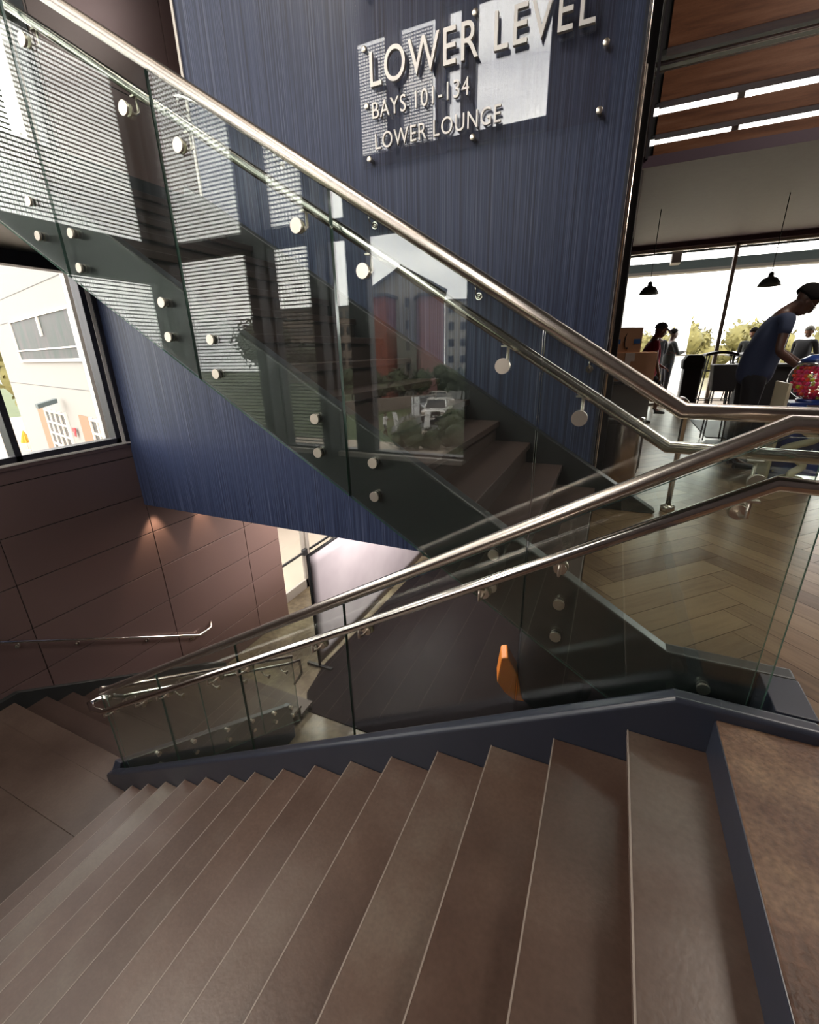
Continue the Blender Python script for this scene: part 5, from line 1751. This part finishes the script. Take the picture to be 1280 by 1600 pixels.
for k, (x, y, rx, rz) in enumerate(shr):
    o = leafy('shrub', [((0, 0, rz * 0.8), rx * 0.75, rx * 0.75, rz * 0.85), ((0.3 * rx, 0.2, rz * 0.5), rx * 0.6, rx * 0.6, rz * 0.5), ((-0.35 * rx, 0.1, rz * 0.5), rx * 0.55, rx * 0.6, rz * 0.55)], 700, 0.10, M['leaf_dark'], None, 60 + k)
    o.location = (x, y, ZL - 0.05); tag(o, sl[k], 'shrub', 'shrubs under the windows')

def wheel(mb, c, r=0.38, w_=0.24, ax=(0, 1, 0)):
    mb.lathe([(0, -w_ / 2), (r * 0.9, -w_ / 2), (r, -w_ / 2 + 0.03), (r, w_ / 2 - 0.03), (r * 0.9, w_ / 2), (0, w_ / 2)], c, ax, 24)
def car(name, label, loc, ang, prof, cabin, W_, mat, wx, extra=None):
    r = thing(name, label, 'car' if name != 'pickup_truck' else 'truck', loc)
    m = MB(); m.prism(prof, -W_ / 2, W_ / 2, 'y'); o = m.build('body', [mat], None, bevel=0.06, seg=3); o.parent = r
    m = MB()
    (xa, za, xb, zb_, xc, xd) = cabin      # front base, base z, front top, top z, rear top, rear base
    h2 = W_ / 2 - 0.06; h3 = W_ / 2 - 0.22
    vs = [(xa, -h2, za), (xa, h2, za), (xd, h2, za), (xd, -h2, za), (xb, -h3, zb_), (xb, h3, zb_), (xc, h3, zb_), (xc, -h3, zb_)]
    m.add(vs, [(0, 1, 5, 4), (1, 2, 6, 5), (2, 3, 7, 6), (3, 0, 4, 7)])
    o = m.build('windows', [M['dark_glass']], None); o.parent = r
    m = MB(); m.obox(((xb + xc) / 2, 0, zb_ + 0.02), ((xb - xc) / 2 + 0.05, 0, 0), (0, h3 + 0.04, 0), (0, 0, 0.04))
    for (p, q) in ((0, 4), (1, 5), (2, 6), (3, 7)):
        m.tube([vs[p], vs[q]], 0.045, 6)
    for sy in (-1, 1):
        m.tube([((xa + xd) / 2, sy * h2, za), ((xb + xc) / 2, sy * h3, zb_)], 0.05, 6)
    o = m.build('roof', [mat], None); o.parent = r
    for x in wx:
        for sy in (-1, 1):
            m = MB(); wheel(m, (x, sy * (W_ / 2 - 0.1), 0.38)); o = m.build('wheel', [M['rubber']], None); o.parent = r
    if extra: extra(r, W_)
    r.rotation_euler = (0, 0, ang)
    return r
def truck_extra(r, W_):
    xf = 2.75
    m = MB(); m.box(xf - 0.02, xf + 0.03, -0.62, 0.62, 0.78, 1.12); o = m.build('grille', [M['black']], None); o.parent = r
    m = MB(); m.box(xf - 0.05, xf + 0.14, -W_ / 2, W_ / 2, 0.38, 0.74); o = m.build('bumper', [M['black']], None, bevel=0.03); o.parent = r
    for sy in (-1, 1):
        m = MB(); m.box(xf - 0.02, xf + 0.04, sy * 0.82 - 0.14, sy * 0.82 + 0.14, 0.86, 1.10); o = m.build('headlight', [M['chrome']], None); o.parent = r
    m = MB(); m.box(xf + 0.14, xf + 0.15, -0.18, 0.18, 0.48, 0.62); o = m.build('number_plate', [M['paper']], None); o.parent = r
    m = MB()
    for x in (-0.7, -1.6, -2.55):
        for sy in (-1, 1):
            m.tube([(x, sy * 0.85, 1.15), (x, sy * 0.85, 2.05)], 0.03, 6)
        m.tube([(x, -0.85, 2.05), (x, 0.85, 2.05)], 0.03, 6)
    for sy in (-1, 1):
        for z in (1.4, 1.7, 2.05): m.tube([(-0.7, sy * 0.85, z), (-2.55, sy * 0.85, z)], 0.025, 6)
    o = m.build('ladder_rack', [M['beam_pale']], None); o.parent = r
car('pickup_truck', 'white pickup truck with black bumper and ladder rack parked outside', (-13.9, -33.2, ZG), math.radians(78),
    [(2.75, 0.45), (2.78, 1.05), (2.6, 1.16), (1.35, 1.22), (-2.75, 1.18), (-2.78, 0.5)], (1.35, 1.20, 0.75, 1.88, -0.35, -0.62), 1.98, M['car_white'], (1.85, -1.75), truck_extra)
sed = [(2.25, 0.35), (2.28, 0.70), (1.9, 0.86), (1.0, 0.95), (-1.6, 0.98), (-2.25, 0.92), (-2.3, 0.4)]
x, y = at(-20.9, 46)
car('sedan_car', 'silver sedan parked behind the white pickup truck', (-17.4, -38.8, ZG), math.radians(52), sed, (1.0, 0.94, 0.35, 1.42, -0.9, -1.6), 1.8, M['car_silver'], (1.4, -1.4))
car('sedan_car', 'darker sedan farther back behind the silver one', (-18.0, -44.5, ZG), math.radians(45), sed, (1.0, 0.94, 0.35, 1.42, -0.9, -1.6), 1.8, M['frame_pale'], (1.4, -1.4))
car('sedan_car', 'white sedan far off at the right edge of the reflection', (-21.5, -67, ZG), math.radians(20), sed, (1.0, 0.94, 0.35, 1.42, -0.9, -1.6), 1.8, M['car_white'], (1.4, -1.4))
# porter walking with a folded board, seen outside
person('person in white shirt outside walking with a long white board', (-14.65, -24.4, ZG + 0.012), 0.1, 1.78,
       dict(lean=3, nod=0, armL=((0.7, 0.1, -0.6), (1, 0, 0.1), (1, 0, 0)), armR=((0.6, -0.1, -0.7), (1, 0, 0.2), (1, 0, 0)), legL=((0.4, 0.05, -1), (0.1, 0, -1)), legR=((-0.15, -0.05, -1), (-0.4, 0, -1)), bulk=1.1),
       dict(skin=M['skin_dark'], shirt=M['white_cloth'], legs=M['grey_cloth'], shoes=M['rubber'], hair=M['hair']), shorts=True, voxel=0.016)
def panelboard(label, x, y, h, w_, lean):
    m = MB(); m.obox((0, 0, h / 2), (w_ / 2, 0, 0), (0, 0.02, 0), (math.sin(lean) * h / 2, 0, math.cos(lean) * h / 2))
    o = m.build('white_board', [M['white_cloth']], bevel=0.01); o.location = (x, y, ZG + 0.15); tag(o, label, 'board')
panelboard('long white board carried by the walking person', -13.75, -24.5, 1.65, 0.35, -0.2)
panelboard('pale folded banner standing behind the shrub before the truck', -12.9, -28.2, 1.3, 0.5, 0.1)
panelboard('pale banner hanging by a post near the silver sedan', -16.6, -34.5, 1.7, 0.8, 0.0)
m = MB(); m.tube([(-16.3, -33.4, ZG), (-16.3, -33.4, ZG + 2.6)], 0.03, 8); tag(m.build('sign_post', [M['rubber']]), 'thin dark post on the lawn left of the pickup truck', 'post')

# tree line beyond the deck
rnd = random.Random(3)
for k in range(16):
    x = -14 + k * 4.6; y = (84 if k % 2 else 95) + rnd.uniform(-1, 1)
    side = ['left', 'left middle', 'right middle', 'right'][k // 4]
    tree('far tree line tree, %s one in the %s quarter of the view' % (['first', 'second', 'third', 'last'][k % 4], side), x, y, -6.5, rnd.uniform(9.5, 12.0), rnd.uniform(3.7, 4.1), M['leaf_yellow'], 100 + k, 0.45, 900, 'far tree line')
rnd2 = random.Random(5)
hb_ = [((-30 + 3.4 * i, 106, rnd2.uniform(-1.5, 2.5)), 3.6, 2.5, rnd2.uniform(2.5, 3.6)) for i in range(28)] + [((-30 + 3.4 * i, 106, -4.5), 3.6, 2.5, 3.0) for i in range(28)]
m = None; tag(leafy('hedge', hb_, 7000, 0.55, M['leaf_yellow'], None, 77), 'long yellow green hedge behind the far tree line', 'hedge', kind='stuff')

# white building outside the left window (facade runs obliquely)
U = Vector((0.9636, -0.2672, 0)); P0 = Vector((-26.66, 13.75, 0)); NN = Vector((-U.y, U.x, 0))
wbd = thing('white_building', 'white clad building with garage doors outside the left window', 'building', P0 + Vector((0, 0, -5)))
def fq(m, u0, u1, z0, z1, out, d0=0.0, mi=0):
    c = P0 + U * ((u0 + u1) / 2) + NN * (-(out + d0) / 2) + Vector((0, 0, (z0 + z1) / 2))
    m.obox(c, U * (u1 - u0) / 2, NN * (abs(out - d0) / 2), Vector((0, 0, (z1 - z0) / 2)), mi)
m = MB()
def wall(u0, u1, z0, z1):
    c = P0 + U * ((u0 + u1) / 2) + NN * 2.0 + Vector((0, 0, (z0 + z1) / 2))
    m.obox(c, U * (u1 - u0) / 2, NN * 2.0, Vector((0, 0, (z1 - z0) / 2)))
wall(-8.9, 16, -5, 9)
m.build('walls', [M['white_wall']], wbd)
m = MB()
for z in (4.45, 3.30, 0.05, 6.2): fq(m, -8.9, 16, z, z + 0.03, 0.01, 0.01 * -1)
m.build('panel_joint', [M['joint']], wbd)
m = MB(); fq(m, -3.6, 6.8, 1.38, 3.24, 0.04, -0.02); m.build('strip_window', [M['bay_glass']], wbd)
m = MB()
for a, b in ((-3.75, -3.6), (6.8, 6.95)): fq(m, a, b, 1.25, 3.35, 0.10, -0.04)
fq(m, -3.6, 6.8, 3.24, 3.35, 0.10, -0.04); fq(m, -3.6, 6.8, 1.25, 1.38, 0.10, -0.04); fq(m, 1.9, 2.1, 2.4, 3.24, 0.12, -0.06); fq(m, -3.6, 6.8, 1.80, 1.86, 0.10, -0.05)
m.build('window_trim', [M['trim_pale']], wbd)
def garage(u0, u1, ztop):
    m = MB(); fq(m, u0, u0 + (u1 - u0) * 0.30, -4.6, ztop, 0.06, -0.02); m.build('pier', [M['peach']], wbd)
    a = u0 + (u1 - u0) * 0.32
    m = MB(); fq(m, a, u1, -4.6, ztop - 0.05, 0.05, -0.02); d_ = m.build('garage_door', [M['dark_glass']], wbd)
    m = MB()
    for i in range(6):
        z = ztop - 0.05 - i * 0.60
        fq(m, a, u1, z - 0.08, z, 0.10, -0.02)
    for i in range(5):
        u = a + (u1 - a) * i / 4
        fq(m, u - 0.06, u + 0.06, -4.6, ztop, 0.11, -0.02)
    m.build('door_grid', [M['trim_pale']], wbd)
garage(-3.5, 2.0, -1.15); garage(4.2, 9.5, -1.10)
m = MB(); c = P0 + U * 2.2 - NN * 0.7 + Vector((0, 0, -0.62)); m.obox(c, U * 0.25, NN * 0.4 + Vector((0, 0, 0.1)), Vector((0, 0, 0.10))); m.build('wall_light', [M['beam']], wbd)
m = MB(); c = P0 + U * 3.1 - NN * 0.12 + Vector((0, 0, -2.0))
for dx, dz in ((-0.14, 0.10), (0.14, 0.12), (0.0, -0.12), (0.05, 0.0)): m.obox(c + U * dx + Vector((0, 0, dz)), U * 0.12, NN * 0.02, Vector((0, 0, 0.09)))
m.build('red_emblem', [M['red_paint']], wbd)
m = MB(); m.box(-8.05, -7.95, 4.76, 5.05, ZL - 0.2, 9.0); tag(m.build('facade_fin', [M['trim_pale']]), 'tall cream fin standing just outside the left window', 'fin')
m = MB(); c = P0 + U * (-14.5) + NN * 6; m.obox(c + Vector((0, 0, -3.2)), U * 5.4, NN * 3, Vector((0, 0, 1.6))); tag(m.build('peach_building', [M['peach']]), 'low peach coloured building left of the white one', 'building')
tree('bright green tree left of the white building', -38.5, 18.0, ZL - 0.3, 9.5, 4.5, M['leaf_yellow'], 200, 0.3, 1100)
def umbrella(label, x, y):
    r = thing('patio_umbrella', label, 'umbrella', (x, y, ZL - 0.1), 'closed yellow umbrellas')
    m = MB(); n_ = 16; vs = []; rows = [(2.75, 0.04), (2.4, 0.16), (1.9, 0.30), (1.35, 0.44), (1.15, 0.47)]
    for z, r_ in rows:
        for a in range(n_):
            q = r_ * (1.0 if a % 2 else 0.72); vs.append((q * math.cos(2 * PI * a / n_), q * math.sin(2 * PI * a / n_), z))
    m.add(vs, [(i * n_ + a, i * n_ + (a + 1) % n_, (i + 1) * n_ + (a + 1) % n_, (i + 1) * n_ + a) for i in range(4) for a in range(n_)])
    o = m.build('canopy', [M['yellow_cloth']], None, recalc=False); o.parent = r; o.modifiers.new('t', 'SOLIDIFY').thickness = 0.01
    m = MB(); m.tube([(0, 0, 0), (0, 0, 2.85)], 0.03, 8); m.lathe([(0, 0), (0.3, 0), (0.3, 0.06), (0.04, 0.1)], (0, 0, 0), (0, 0, 1), 16); o = m.build('pole', [M['trim_pale']], None); o.parent = r
    r.scale = (0.62, 0.62, 0.50)
umbrella('closed yellow umbrella right of the window mullion', -36.4, 16.5)
umbrella('closed yellow umbrella left of the window mullion', -33.5, 13.2)

for o in bpy.data.objects:
    if o.type == 'MESH' and o.name.split('.')[0] in ('body', 'hair'):
        pass
